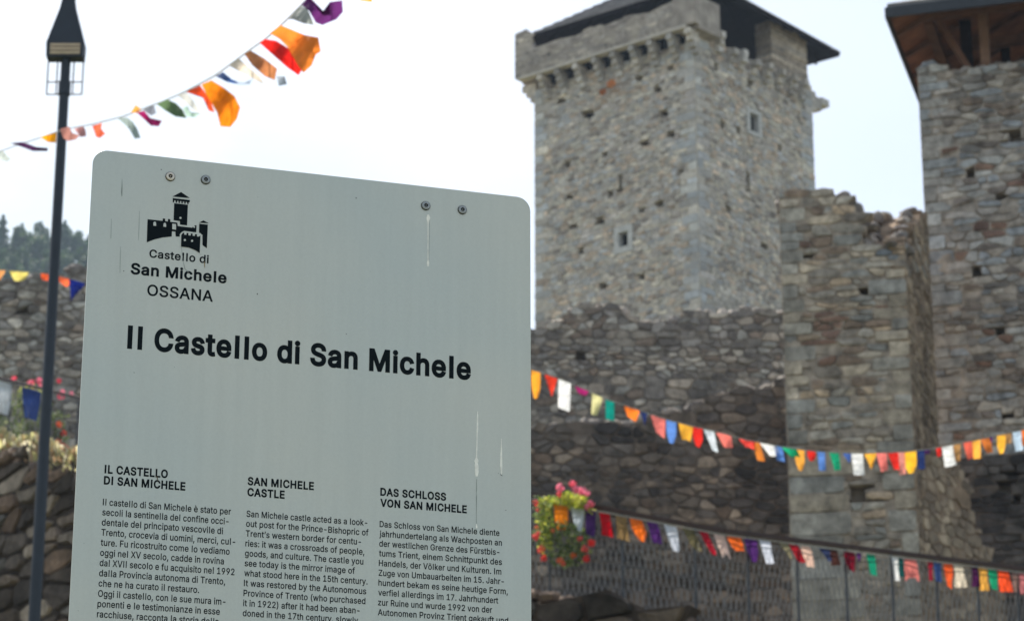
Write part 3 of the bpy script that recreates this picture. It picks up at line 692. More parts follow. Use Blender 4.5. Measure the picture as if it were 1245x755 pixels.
# ------------------------------------------------------------------ right tower
def build_right():
    rnd = random.Random(41)
    root = thing('roofed_tower', 'rough stone tower at the right edge with brown timbers under its roof', 'tower', tuple(fR.pt(3.5, 8, -3)))
    tp = [(1113, 84), (1120, 80), (1135, 78), (1150, 83), (1165, 85), (1180, 83), (1195, 80), (1205, 82), (1225, 76), (1245, 73), (1290, 74)]
    prof = [fR.px(x, y) for x, y in tp]; prof[0] = (0, prof[0][1])
    Wd = 7.0; prof.append((Wd, prof[-1][1])); z0 = fR.px(1180, 800)[1]
    q = []; z = z0; i = 0
    while z < prof[0][1] - .3:
        hh = rnd.uniform(.14, .34); q.append((0, z, (rnd.uniform(.4, .75) if i % 2 else rnd.uniform(.22, .4)), z + hh)); z += hh; i += 1
    H_ = [pxrect(fR, *t) for t in ((1234, 165, 15, 15), (1213, 238, 5, 5), (1190, 330, 5, 6), (1216, 400, 12, 5), (1222, 590, 14, 12), (1236, 606, 9, 9), (1232, 575, 8, 6), (1182, 208, 5, 7), (1228, 505, 9, 6))]
    shadep = [(1165, 565), (1185, 555), (1205, 562), (1250, 540), (1300, 540), (1300, 800), (1130, 800), (1160, 600)]  # stones and mortar coloured darker in here, painting in the shadow at lower right
    redp = [(1190, 268), (1212, 272), (1210, 288), (1190, 284)]
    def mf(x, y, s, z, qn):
        if qn: return 1 if y < 560 else 2  # lower quoins take the painted shadow colour too
        if inpoly(x, y, shadep): return 2
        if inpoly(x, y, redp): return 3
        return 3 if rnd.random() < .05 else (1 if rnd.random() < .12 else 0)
    st, mo = masonry(fR, 0, Wd, z0, prof, .38, .14, H_, q, rnd, .028, .008, .45, mf, 240, .18, mortf=lambda x, y: 1 if inpoly(x, y, shadep) else 0)
    st += crest(fR, 0, Wd, prof, .8, .42, rnd, 0)
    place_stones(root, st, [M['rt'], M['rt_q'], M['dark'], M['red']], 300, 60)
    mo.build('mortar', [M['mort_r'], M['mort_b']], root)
    zt = prof[1][1]; Zv = Vector((0, 0, 1)); q = MB(); zf = z0 - 3; hT = zt - .25 - zf
    q.box(fR.pt(0.0, zf, -.43), fR.u * Wd, -fR.n * .5, Zv * hT); q.box(fR.pt(0.0, zf, -.93), fR.u * .9, -fR.n * 5.2, Zv * hT)
    q.box(fR.pt(Wd - .9, zf, -.93), fR.u * .9, -fR.n * 5.2, Zv * hT); q.box(fR.pt(0, zf, -6.13), fR.u * Wd, -fR.n * .9, Zv * hT); q.box(fR.pt(.9, zf, -.93), fR.u * (Wd - 1.8), -fR.n * 5.2, Zv * (hT - 1.0))
    # plain part of the wall outside the picture, right of the built stones
    se = fR.px(1480, 300)[0]
    q.box(fR.pt(se, z0, .02), fR.u * (Wd - se), -fR.n * .43, Zv * (zt - z0 - .1))
    q.build('core', M['mort_r'], root)
    # roof: eave corner seen at (1079,15)
    d_ov = .95; r = ray(1079, 17); t = ((fR.O + fR.n * d_ov) - CAM).dot(fR.n) / r.dot(fR.n); C0 = CAM + r * t
    back = Vector((math.sin(az(16.5)), math.cos(az(16.5)), 0)); so_ = (C0 - fR.O).dot(fR.u); side = Wd - 2 * so_
    print('right roof', C0, so_, side, 'wall top', zt)
    C4 = [C0, C0 + fR.u * side, C0 + fR.u * side + back * side, C0 + back * side]; ce = (C4[0] + C4[2]) / 2; A = ce + Vector((0, 0, side * .5 * math.tan(math.radians(27))))
    th = Zv * .12
    q = MB(); q.add([c + th for c in C4] + [A + th] + [c + th * 1.8 for c in C4] + [A + th * 1.8], [(0, 4, 1), (1, 4, 2), (2, 4, 3), (3, 4, 0), (5, 6, 9), (6, 7, 9), (7, 8, 9), (8, 5, 9), (0, 1, 6, 5), (1, 2, 7, 6), (2, 3, 8, 7), (3, 0, 5, 8)])
    rf = q.build('roof', M['slate'], root)
    for i in range(4):                    # fascia
        a, b = C4[i], C4[(i + 1) % 4]; d = (b - a).normalized(); o = d.cross(Zv); q = MB()
        q.box(a - Zv * .1 - d * .03 - o * -.0, b - a + d * .06, o * .05, Zv * .22); f_ = q.build('fascia', M['fascia'], rf); f_.location = (0, 0, 0)
    # boards of the underside, running up each slope
    for i in (0, 3, 2, 1):
        a, b = C4[i], C4[(i + 1) % 4]; d = (b - a).normalized(); L_ = (b - a).length; mid = (a + b) / 2; upv = (A - mid); k = int(L_ / .24)
        for j in range(k):
            t0, t1 = j / k, (j + .93) / k
            def hgt(t): return (1 - abs(t - .5) * 2) * .995
            V = []
            off = rnd.uniform(-.008, .008) * Zv + Zv * .07
            for t in (t0, t1): V += [a + d * L_ * t + off, a + d * L_ * t + upv * hgt(t) + off]
            P = V; V = [P[0], P[2], P[3], P[1]]; W2 = [v + Zv * .03 for v in V]; q = MB()
            q.add(V + W2, [(0, 1, 2, 3), (7, 6, 5, 4), (0, 4, 5, 1), (1, 5, 6, 2), (2, 6, 7, 3), (3, 7, 4, 0)])
            bo = q.build('board', M['board'], rf); bo.location = (0, 0, 0)
    # rafters and hips
    for i in range(4):
        a, b = C4[i], C4[(i + 1) % 4]; d = (b - a); mid = (a + b) / 2; upv = A - mid
        q = MB(); q.bar(a - Zv * .02 + (A - a) * .03, A - Zv * .05, .07, 4); o = q.build('hip_rafter', M['beam'], rf); o.location = (0, 0, 0)
        for k in range(1, 7):
            t = k / 7; h_ = 1 - abs(t - .5) * 2; q = MB(); q.bar(a + d * t, a + d * t + upv * h_ * .97, .06, 4); o = q.build('rafter', M['beam'], rf); o.location = (0, 0, 0)
    # plates and posts
    def bx(nm, s, d, w_, dp, z, hh, m_):
        q = MB(); q.box(fR.pt(s, z, d), fR.u * w_, -fR.n * dp, Zv * hh); return q.build(nm, m_, root)
    ez = C0.z
    bx('wall_plate', .1, -.2, Wd - .2, .2, ez + .33, .2, M['beam']); bx('wall_plate', .12, -.42, .2, 5.6, ez + .28, .2, M['beam']); bx('tie_beam', 1.0, -1.2, Wd - 2, .2, ez + .0, .18, M['beam'])
    for x, w_, m_, dd in ((1196.5, .19, 'post', -.3), (1174, .22, 'roofdark', -.55), (1262, .19, 'post', -.3)):
        s = fR.px(x, 50, dd)[0]; bx('post', s - w_ / 2, dd, w_, .2, zt - .4, ez + .34 - zt + .4, M[m_])
    for k in range(4): bx('post', 5.5 if k % 2 else 1.5, -2 - k * 1.1, .18, .18, zt - 1.2, ez + 1.6 - zt, M['roofdark'])
    q = MB(); s = fR.px(1168, 30, -.3)[0]; q.bar(fR.pt(s - .5, ez + .4, -.35), fR.pt(s + .15, zt - .1, -.5), .08, 4); q.build('brace', M['beam'], root)
build_right()

# ------------------------------------------------------------------ retaining wall with mesh fence
def build_retaining():
    rnd = random.Random(51)
    root = thing('retaining_wall', 'low dry stone wall below the wire mesh fence, crossing behind the sign', 'wall', (0, 30, 4))
    allst = []; mo_all = MB(); co_all = MB()
    top = [p - Vector((0, 0, FH)) for p in RAIL]
    for i in range(len(top) - 1):
        a, b = top[i], top[i + 1]; d = Vector((b.x - a.x, b.y - a.y, 0)); L_ = d.length; ang = math.atan2(d.y, d.x)
        f = Face(a, ang); f.O = f.O + f.n * .28
        prof = []
        k = int(L_ / .5) + 1
        for j in range(k + 1):
            t = j / k; prof.append((t * L_, a.z + (b.z - a.z) * t + rnd.uniform(-.05, .05)))
        z0 = min(a.z, b.z) - 4.5
        st, mo = masonry(f, 0, L_, z0, [(s_, z_ + (.14 if i < 1 else .03)) for s_, z_ in prof], .66 if i < 1 else .45, .28 if i < 1 else .22, [], [], rnd, .085, .03 if i < 1 else .02, .3, lambda x, y, s, z, q: 0, 30, .42)
        mo_all.add(mo.v, mo.f); allst += st
        allst += crest(f, 0, L_, [(s, z - (.06 if i < 1 else .04)) for s, z in prof], .55, .42 if i < 1 else .26, rnd, 1, 0, 2, 30)
        c = core(f, 0, L_, z0 - 3, prof, -.26, -.6, .5, .1, rnd); co_all.add(c.v, c.f)
    place_stones(root, allst, [M['dry'], M['drytop']], 300, 60)
    mo_all.build('joints', M['mort_d'], root); co_all.build('core', M['mort_d'], root)
    # dry grass and stonecrop growing along the crest
    tf = MB()
    for i in range(9000):
        u = rnd.random(); X = RAIL[0].x + (RAIL[1].x - RAIL[0].x + 1.5) * u; Y = rail_y(X) - rnd.uniform(-.2, .36); z = rail_z(X) - FH
        dens = .5 + .5 * math.sin(X * 2.3) * math.sin(X * 5.1 + 1)
        if rnd.random() > dens + .35: continue
        z -= .18 * max(0, rail_y(X) - Y - .22) / .1
        P = Vector((X, Y, z + .02)); h_ = rnd.uniform(.06, .27) * (.6 + .8 * dens); a = rnd.uniform(0, 2 * PI); w_ = rnd.uniform(.015, .05); u1 = Vector((math.cos(a), math.sin(a), 0)); l = Vector((rnd.uniform(-.1, .1), rnd.uniform(-.12, .08), h_))
        tf.add([P - u1 * w_, P + u1 * w_, P + u1 * w_ * .6 + l, P - u1 * w_ * .6 + l], [(0, 1, 2, 3)])
    o = tf.build('wall_top_grass', M['tuft']); o['kind'] = 'stuff'; o['label'] = 'dry yellow grass and stonecrop growing along the top of the dry stone wall'; o['category'] = 'grass'
M['drytop'] = stone_mat('dry_wall_cap', [(150, 126, 108), (132, 112, 98), (120, 104, 94), (160, 140, 122)], dirt=.4)
build_retaining()

def build_fence():
    rnd = random.Random(61)
    root = thing('mesh_fence', 'iron fence of woven wire mesh under a brown rail, standing on the dry stone wall', 'fence', (0, 30, 6))
    Z = Vector((0, 0, 1))
    for i in range(len(RAIL) - 1):
        q = MB(); a, b = RAIL[i], RAIL[i + 1]; d = (b - a).normalized(); side = d.cross(Z).normalized()
        q.box(a - side * .025 - Z * .02, b - a + d * .02, side * .05, Z * .05); q.build('rail', M['fence'], root)
        q = MB(); q.bar(a - Z * (FH - .06), b - Z * (FH - .06), .008, 4); q.build('bottom_wire', M['wire'], root)
        q = MB(); q.bar(a - Z * .09, b - Z * .09, .008, 4); q.build('top_wire', M['wire'], root)
    # posts
    def onrail(px):
        for a, b in zip(RAIL, RAIL[1:]):
            xa = proj(a)[0]; xb = proj(b)[0]
            if xa <= px <= xb + .01:
                f = Face(a, math.atan2(b.y - a.y, b.x - a.x)); s = f.px(px, proj(a.lerp(b, (px - xa) / (xb - xa)))[1])[0]; L_ = Vector((b.x - a.x, b.y - a.y, 0)).length; return a.lerp(b, s / L_)
    for px in (-60, 14, 96, 190, 290, 400, 520, 600, 668, 756, 844, 908, 968, 1027, 1083, 1137, 1187, 1235, 1290):
        P = onrail(px); q = MB(); q.bar(P - Z * (FH + .1), P - Z * .02, .017, 6); q.build('post', M['fpost'], root)
    # woven mesh: two families of steep wires
    q = MB()
    for a, b, pitch, slope, r in zip(RAIL, RAIL[1:], (.2, .09, .072, .072), (.5, .4, .26, .26), (.003, .004, .0055, .0055)):
        L_ = (b - a).length; n_ = int(L_ / pitch); hh = FH - .15; lean = slope * hh
        d = (b - a).normalized()
        for sgn in (1, -1):
            for k in range(-8, n_ + 8):
                s0 = k * pitch; s1 = s0 + sgn * lean
                t0, t1 = 0.0, 1.0
                # clip to the segment
                ds = s1 - s0
                for lim, sg in ((0, 1), (L_, -1)):
                    v0 = (s0 - lim) * sg; v1 = (s1 - lim) * sg
                    if v0 < 0 and v1 < 0: t1 = -1; break
                    if v0 < 0: t0 = max(t0, -v0 / (v1 - v0))
                    elif v1 < 0: t1 = min(t1, v0 / (v0 - v1))
                if t1 - t0 < .02: continue
                off = Vector((0, .004 * sgn, 0))
                P0 = a + d * (s0 + ds * t0) - Z * (FH - .06 - hh * t0) + off; P1 = a + d * (s0 + ds * t1) - Z * (FH - .06 - hh * t1) + off
                q.bar(P0, P1, r, 3, cap=False)
    o = q.build('wire_mesh', M['wire'], root); o['kind'] = 'stuff'
    return onrail
onrail = build_fence()

# ------------------------------------------------------------------ bunting
CL = {}
def cm(c):
    if c not in CL: CL[c] = cloth('cloth_%d_%d_%d' % c, c)
    return CL[c]
def flag(root, A, B, length, lean, col, shape, rnd, thick=0, name='pennant'):
    """pennant sewn to the cord between A and B, hanging down with some billow"""
    Z = Vector((0, 0, 1)); d = (B - A); w = d.length; e = d.normalized(); nrm = e.cross(Z).normalized()
    nx, ny = 5, 6; V = []; ph = rnd.uniform(0, 6); amp = min(.05, rnd.uniform(.10, .3) * w); sw = rnd.uniform(-.25, .25) * length * (1 if abs(d.y) < w * .5 else .3)
    for j in range(ny + 1):
        v = j / ny
        if shape == 'tri': k = 1 - v * .93
        elif shape == 'trap': k = 1 - v * .45
        elif shape == 'point': k = 1 - max(0, v - .6) * 1.5
        else: k = 1 - v * .06
        for i in range(nx + 1):
            u = i / nx; x = (u - .5) * k + .5; dz = -length * v
            if shape == 'swallow' and j >= ny - 1: dz = -length * ((v if abs(u - .5) > .3 else v - .16))
            P = A + d * x + e * (lean * v) + Z * dz + nrm * (math.sin(u * 3.2 + ph + v * 1.8) * amp * (v ** .7) + sw * v * v)
            V.append(P)
    q = MB(); q.add(V, [(j * (nx + 1) + i, j * (nx + 1) + i + 1, (j + 1) * (nx + 1) + i + 1, (j + 1) * (nx + 1) + i) for j in range(ny) for i in range(nx)])
    return q.build(name, cm(col), root, origin=(A + B) / 2, smooth=True)
def bunting(label, pts, flags, Yf, seed, cordr=.006, off=0, anchor=None, group='strings of coloured bunting'):
    rnd = random.Random(seed)
    def P(x, dy=0):
        return at(x, interp(pts, x) + dy, Yf(x))
    root = thing('bunting', label, 'bunting', tuple(P((pts[0][0] + pts[-1][0]) / 2)), group)
    q = MB(); xs_ = []; x = pts[0][0]
    while x < pts[-1][0]: xs_.append(x); x += 12
    xs_.append(pts[-1][0]); line = [P(x) for x in xs_]
    if anchor: line = anchor(line)
    q.tube(line, cordr, 4); q.build('cord', M['cord'], root)
    for (xl, xr, ln, lean, col, shape) in flags:
        Yc = Yf((xl + xr) / 2); k = Yc * 1.03 / FPX * 1.0
        flag(root, P(xl), P(xr), ln * k / CT, lean * k, col, shape, rnd)
    return root
O_, R_, WH, TL, PK, BL, YL, NV, PU, TN, LB = (236, 120, 40), (214, 44, 36), (226, 228, 230), (20, 146, 118), (226, 122, 116), (92, 134, 208), (234, 172, 58), (34, 48, 96), (84, 42, 104), (178, 134, 84), (184, 206, 228)
mid = [(560, 420), (600, 434), (645, 449), (665, 455), (690, 464), (720, 477), (736, 485), (758, 492), (790, 503), (810, 510), (830, 515), (855, 521), (880, 527), (900, 533), (925, 538), (950, 543), (980, 547), (1010, 550), (1050, 551), (1100, 549), (1130, 546), (1160, 540), (1200, 532), (1245, 522), (1300, 507)]
mf = [(646, 657, 31, 0, (238, 160, 50), 'point'), (662, 678, 26, 0, (226, 62, 40), 'tri'), (679, 694, 33, -1, WH, 'rect'), (698, 716, 8, 0, (150, 34, 100), 'trap'), (720, 733, 27, -5, (208, 204, 150), 'trap'), (736, 747, 23, 0, (14, 134, 122), 'rect'), (758, 778, 13, 0, O_, 'trap'), (777, 787, 16, 2, NV, 'tri'), (791, 809, 23, 3, PK, 'trap'), (810, 822, 26, 0, BL, 'point'), (825, 843, 19, 0, YL, 'trap'), (842, 854, 23, 0, R_, 'point'), (855, 868, 23, 8, (206, 216, 226), 'trap'), (870, 889, 15, 6, (232, 120, 110), 'trap'), (898, 918, 9, 4, (230, 74, 66), 'trap'), (914, 924, 22, 6, (214, 126, 50), 'rect'), (922, 944, 12, 10, WH, 'trap'), (941, 951, 18, 3, BL, 'rect'), (950, 968, 10, 9, (24, 158, 112), 'trap'), (966, 978, 26, 0, (232, 164, 68), 'point'), (981, 991, 12, 1, R_, 'point'), (994, 1003, 24, 0, BL, 'rect'), (1008, 1020, 20, 4, (28, 146, 108), 'trap'), (1024, 1035, 12, 3, (70, 100, 170), 'tri'), (1035, 1049, 27, 1, WH, 'rect'), (1050, 1066, 18, 1, YL, 'tri'), (1065, 1078, 22, 3, PK, 'trap'), (1079, 1092, 21, 4, R_, 'trap'), (1092, 1100, 28, 0, (230, 150, 140), 'rect'), (1099, 1114, 26, 0, (244, 186, 50), 'point'), (1114, 1124, 23, 0, NV, 'rect'), (1123, 1131, 6, 0, PU, 'trap'), (1138, 1145, 11, 0, R_, 'trap'), (1145, 1160, 25, 2, WH, 'rect'), (1158, 1168, 22, 0, TN, 'trap'), (1171, 1182, 22, 2, (232, 104, 84), 'trap'), (1182, 1192, 22, 0, (234, 170, 70), 'rect'), (1192, 1204, 20, 4, (206, 116, 52), 'trap'), (1202, 1208, 8, 0, PU, 'tri'), (1212, 1222, 22, 0, (240, 180, 60), 'point'), (1221, 1230, 13, 0, TN, 'trap'), (1231, 1242, 24, 2, LB, 'rect'), (1241, 1251, 20, 0, O_, 'rect'), (1254, 1264, 22, 0, R_, 'trap'), (1268, 1280, 22, 0, TL, 'rect')]
def anch(line):
    e = fR.pt(3.2, line[-1].z + .6, .1); s = fB.pt(-2.4, line[0].z + 2.2, 0)
    m1 = line[0].lerp(s, .5) - Vector((0, 0, .5))
    return [s, m1] + line + [e]
bunting('long string of coloured pennants sagging across the ruined pier and dark wall', mid, mf, lambda x: 33.5, 71, anchor=anch)
# far-left
fl = [(-60, 322), (0, 328), (35, 331), (60, 333), (90, 340), (110, 346), (140, 352)]
fa = at(-60, 322, 40); 
bunting('short run of pennants before the far wall at the left edge, left of the sign', fl, [(-8, 7, 14, 0, (226, 160, 96), 'tri'), (11, 35, 11, 1, (214, 200, 110), 'trap'), (50, 61, 9, 0, (236, 96, 50), 'point'), (72, 85, 10, 0, (236, 108, 66), 'point'), (84, 104, 27, -6, (20, 34, 110), 'tri')], lambda x: 40.0, 72,
        anchor=lambda l: [Vector((l[0].x - 4, 52, l[0].z + 5))] + l + [Vector((l[-1].x + 3, 44, l[-1].z - .1))])
# fence bunting: hangs just under the rail
def fence_bunting():
    rnd = random.Random(73)
    root = thing('bunting', 'string of pennants tied along the rail of the mesh fence', 'bunting', tuple(onrail(900) - Vector((0, 0, .1))), 'strings of coloured bunting')
    q = MB(); line = [p + Vector((0, -.05, -.05)) for p in (onrail(x) for x in (-60, 0, 60, 299, 450, 644, 700, 760, 820, 879, 940, 1000, 1060, 1120, 1180, 1250, 1300))]
    q.tube(line, .005, 4); q.build('cord', M['cord'], root)
    L_ = [(-14, 15, 38, 1, (214, 220, 228), 'rect'), (28, 51, 36, 3, (48, 72, 138), 'rect'), (100, 118, 32, 0, R_, 'rect'),
          (659, 672, 34, 0, (104, 120, 66), 'rect'), (673.5, 690, 29, 1, (244, 140, 34), 'rect'), (694, 710, 33, 4, (206, 218, 234), 'trap'), (711, 724, 31, 2, (72, 42, 104), 'rect'), (728, 741, 27, 6, (196, 12, 30), 'rect'), (748, 762, 27, 1, (148, 122, 82), 'rect'), (765, 780, 24, 8, (240, 116, 36), 'point'), (786, 799, 24, 8, (88, 46, 118), 'rect'), (807, 822, 29, 8, (212, 218, 232), 'trap'), (829, 843, 22, 11, (112, 106, 78), 'trap'), (849, 860, 24, 13, (166, 30, 48), 'trap'), (867, 880, 26, 10, (208, 184, 176), 'swallow'), (883, 900, 16, 8, (240, 110, 40), 'trap'), (904, 920, 26, 4, (80, 40, 110), 'point'), (922, 936, 26, 7, (206, 212, 228), 'trap'), (946, 958, 16, 11, (130, 124, 98), 'trap'), (958, 970, 20, 12, (170, 30, 44), 'trap'), (973, 984, 24, 8, (222, 186, 170), 'rect'), (993, 1008, 14, 10, (50, 60, 96), 'tri'), (1008, 1017, 18, 4, (66, 40, 36), 'rect'), (1025, 1038, 23, 3, (112, 18, 38), 'rect'), (1040, 1047, 10, 0, PU, 'tri'), (1052, 1063, 24, 3, (24, 144, 112), 'rect'), (1083, 1091, 27, 1, WH, 'rect'), (1091, 1097, 22, 1, (24, 76, 76), 'rect'), (1099, 1113, 26, 1, (216, 122, 116), 'swallow'), (1126, 1133, 21, 1, (140, 30, 50), 'rect'), (1134, 1143, 22, 0, (54, 80, 136), 'rect'), (1146, 1157, 27, 2, (240, 98, 46), 'rect'), (1158, 1170, 25, 4, (206, 196, 178), 'rect'), (1180, 1188, 22, 1, (66, 24, 66), 'rect'), (1188, 1199, 25, 2, (216, 160, 72), 'rect'), (1200, 1210, 23, 3, (28, 144, 104), 'rect'), (1212, 1225, 24, 3, (240, 84, 42), 'rect'), (1228, 1237, 22, 1, (126, 100, 94), 'rect'), (1238, 1249, 24, 1, (180, 108, 112), 'rect'), (1254, 1266, 24, 1, (214, 160, 60), 'rect')]
    for xl, xr, ln, lean, col, sh in L_:
        a = onrail(xl) + Vector((0, -.05, -.06)); b = onrail(xr) + Vector((0, -.05, -.06)); k = a.y * 1.03 / FPX
        flag(root, a, b, ln * k / CT, lean * k, col, sh, rnd)
fence_bunting()
# upper left: blown about, near
def upper_bunting():
    rnd = random.Random(74)
    Yf = lambda x: 22 - 10 * x / 400
    pts = [(-60, 202), (-10, 188), (20, 177), (48, 168), (80, 157), (110, 152), (130, 147), (150, 142), (170, 134), (200, 123), (225, 112), (262, 92), (300, 64), (325, 46), (345, 28), (372, 1), (400, -28), (460, -95)]
    P = lambda x: at(x, interp(pts, x), Yf(x))
    root = thing('bunting', 'wind-blown string of pennants against the sky, passing the lamp post', 'bunting', tuple(P(200)), 'strings of coloured bunting')
    q = MB(); q.tube([P(x) for x in range(-60, 461, 8)], .0045, 4); q.build('cord', M['cord'], root)
    GR = (150, 160, 156)
    fl = [([(-8, 184), (4, 184), (13, 194), (8, 197), (-6, 192)], (184, 194, 192)), ([(12, 174), (28, 173), (44, 179), (58, 180), (58, 184), (40, 184), (24, 178)], (70, 38, 78)),
          ([(49, 167), (60, 163), (69, 160), (68, 174), (58, 173)], (234, 160, 24)), ([(73, 157), (84, 154), (88, 162), (97, 165), (92, 170), (83, 172), (77, 168)], (170, 120, 112)),
          ([(90, 157), (101, 154), (104, 158), (105, 166), (98, 167), (94, 162)], (210, 150, 150)), ([(112, 153), (124, 150), (123, 157), (128, 163), (122, 168), (117, 167)], (222, 104, 74)),
          ([(143, 144), (154, 143), (161, 148), (167, 157), (171, 168), (164, 169), (157, 157), (150, 150)], (160, 176, 174)), ([(159, 137), (165, 128), (172, 133), (168, 138)], (236, 164, 76)),
          ([(174, 134), (187, 128), (190, 138), (184, 141)], (122, 128, 140)), ([(166, 137), (175, 135), (183, 144), (197, 147), (193, 154), (183, 153), (176, 146)], (160, 36, 100)),
          ([(191, 127), (203, 121), (214, 126), (222, 134), (227, 144), (213, 142), (200, 134)], (92, 116, 84)), ([(216, 116), (227, 113), (236, 124), (246, 139), (238, 136), (226, 125)], (196, 198, 196)),
          ([(222, 132), (228, 129), (232, 139), (243, 138), (237, 143), (227, 142)], (176, 204, 192)), ([(226, 112), (243, 104), (249, 112), (256, 122), (261, 137), (254, 135), (247, 119), (238, 114)], (230, 84, 44)),
          ([(245, 103), (257, 98), (272, 107), (285, 117), (292, 131), (288, 145), (280, 155), (268, 154), (264, 137), (253, 119)], (232, 132, 28)), ([(262, 93), (271, 88), (282, 97), (292, 101), (290, 103), (276, 100)], (66, 98, 160)),
          ([(285, 100), (300, 101), (308, 96), (304, 103), (292, 104)], (176, 192, 214)), ([(278, 80), (291, 72), (303, 83), (316, 94), (321, 103), (300, 92)], (214, 204, 190)),
          ([(297, 66), (305, 62), (322, 72), (337, 84), (334, 98), (322, 93), (307, 80)], (190, 126, 84)), ([(336, 93), (346, 93), (349, 103), (339, 105)], (176, 190, 204)),
          ([(316, 53), (322, 48), (336, 50), (352, 60), (368, 84), (363, 92), (350, 83), (334, 69)], (226, 40, 36)), ([(328, 41), (341, 31), (356, 37), (370, 43), (387, 46), (390, 63), (384, 67), (379, 80), (369, 89), (361, 78), (350, 58), (340, 48)], (246, 138, 56)),
          ([(349, 24), (366, 7), (374, 12), (379, 23), (382, 31), (369, 29), (356, 24)], (158, 166, 164)), ([(366, 6), (376, -4), (384, 9), (392, 19), (402, 19), (401, 3), (416, 1), (417, 15), (409, 24), (392, 31), (384, 28), (376, 14)], (98, 44, 108)),
          ([(434, -8), (454, -10), (452, 3), (438, 1)], (236, 170, 40))]
    for poly, col in fl:
        # sheet filled by rings towards its middle, waving in depth
        cx = sum(p[0] for p in poly) / len(poly); cy = sum(p[1] for p in poly) / len(poly); Y0 = Yf(cx); ph = rnd.uniform(0, 6); tw = rnd.uniform(-.5, .5)
        R = []
        n_ = len(poly)
        for i in range(n_):
            p, p1 = poly[i], poly[(i + 1) % n_]; R += [p, ((p[0] + p1[0]) / 2, (p[1] + p1[1]) / 2)]
        V = []; nr = 3
        def W_(x, y):
            k = Y0 / FPX; u_ = (x - cx) * k; v_ = (y - cy) * k
            return at(x, y, Y0 + .08 * math.sin(u_ * 22 + v_ * 13 + ph) + tw * u_ + .3 * v_)
        for r in range(nr):
            k = 1 - r / nr
            V += [W_(cx + (x - cx) * k, cy + (y - cy) * k) for x, y in R]
        V.append(W_(cx, cy)); m_ = len(R)
        F = [(r * m_ + i, r * m_ + (i + 1) % m_, (r + 1) * m_ + (i + 1) % m_, (r + 1) * m_ + i) for r in range(nr - 1) for i in range(m_)] + [((nr - 1) * m_ + i, (nr - 1) * m_ + (i + 1) % m_, nr * m_) for i in range(m_)]
        q = MB(); q.add(V, F); q.build('pennant', cm(col), root, origin=W_(cx, cy), smooth=True)
upper_bunting()

# ------------------------------------------------------------------ flower planters on the fence
def blossom_mesh(q, C, r, rnd):
    for i in range(26):
        v = Vector((rnd.gauss(0, 1), rnd.gauss(0, 1), rnd.gauss(0, 1))).normalized(); P = C + v * r * rnd.uniform(.55, 1)
        a = v.orthogonal().normalized(); b = v.cross(a); s = r * rnd.uniform(.3, .48); ph = rnd.uniform(0, 6)
        V = [P + v * s * .3] + [P + (a * math.cos(ph + k * 2 * PI / 5) + b * math.sin(ph + k * 2 * PI / 5)) * s for k in range(5)]
        q.add(V, [(0, k + 1, (k + 1) % 5 + 1) for k in range(5)])
def planter(label, blobs, regs, pot, Y, seed):
    rnd = random.Random(seed)
    root = thing('flower_planter', label, 'flowers', tuple(at(pot[0], pot[1], Y)), None)
    k = Y * 1.03 / FPX
    c = at(pot[0], pot[1], Y); q = MB(); w = pot[2] * k; h = pot[3] * k
    V = []
    for (zz, sc) in ((-h / 2, .78), (h / 2, 1), (h / 2, .88), (h / 2 - .03, .86)):
        for sx, sy in ((-1, -1), (1, -1), (1, 1), (-1, 1)): V.append(c + Vector((sx * w / 2 * sc, sy * .07 * sc + .36, zz)))
    F = [(3, 2, 1, 0), (12, 13, 14, 15)] + [(l * 4 + i, l * 4 + (i + 1) % 4, l * 4 + 4 + (i + 1) % 4, l * 4 + 4 + i) for l in range(3) for i in range(4)]
    q.add(V, F); q.build('planter_box', M['terra'], root)
    for mname, poly, cnt in regs:
        q = MB(); x0 = min(p[0] for p in poly); x1 = max(p[0] for p in poly); y0 = min(p[1] for p in poly); y1 = max(p[1] for p in poly); n_ = 0
        while n_ < cnt:
            x, y = rnd.uniform(x0, x1), rnd.uniform(y0, y1)
            if not inpoly(x, y, poly): continue
            x += rnd.gauss(0, 2.2); y += abs(rnd.gauss(0, 2.6)) * (1 if y > 620 or Y > 35 else -.3); P = at(x, y, Y + rnd.uniform(-.16, .14)); v = Vector((rnd.gauss(0, 1), rnd.gauss(0, 1) - .4, rnd.gauss(0, 1) + .4)).normalized(); a = v.orthogonal().normalized(); b = v.cross(a); s = rnd.uniform(.016, .036)
            t = rnd.uniform(0, 6); a, b = a * math.cos(t) + b * math.sin(t), b * math.cos(t) - a * math.sin(t)
            q.add([P - a * s, P - b * s * .6, P + a * s * 1.1, P + b * s * .6, P + v * s * .25], [(0, 1, 4), (1, 2, 4), (2, 3, 4), (3, 0, 4)]); n_ += 1
        o = q.build('foliage', M[mname], root); o['kind'] = 'stuff'
    for (x, y, r, col) in blobs:
        P = at(x, y, Y - .12 + rnd.uniform(-.06, .06)); q = MB(); blossom_mesh(q, Vector((0, 0, 0)), r * k, rnd)
        o = q.build('blossom', cm(col), root, origin=None); o.location = P - Vector(root.location)
PKF, RDF, ORF = (240, 142, 168), (230, 104, 98), (240, 130, 92)
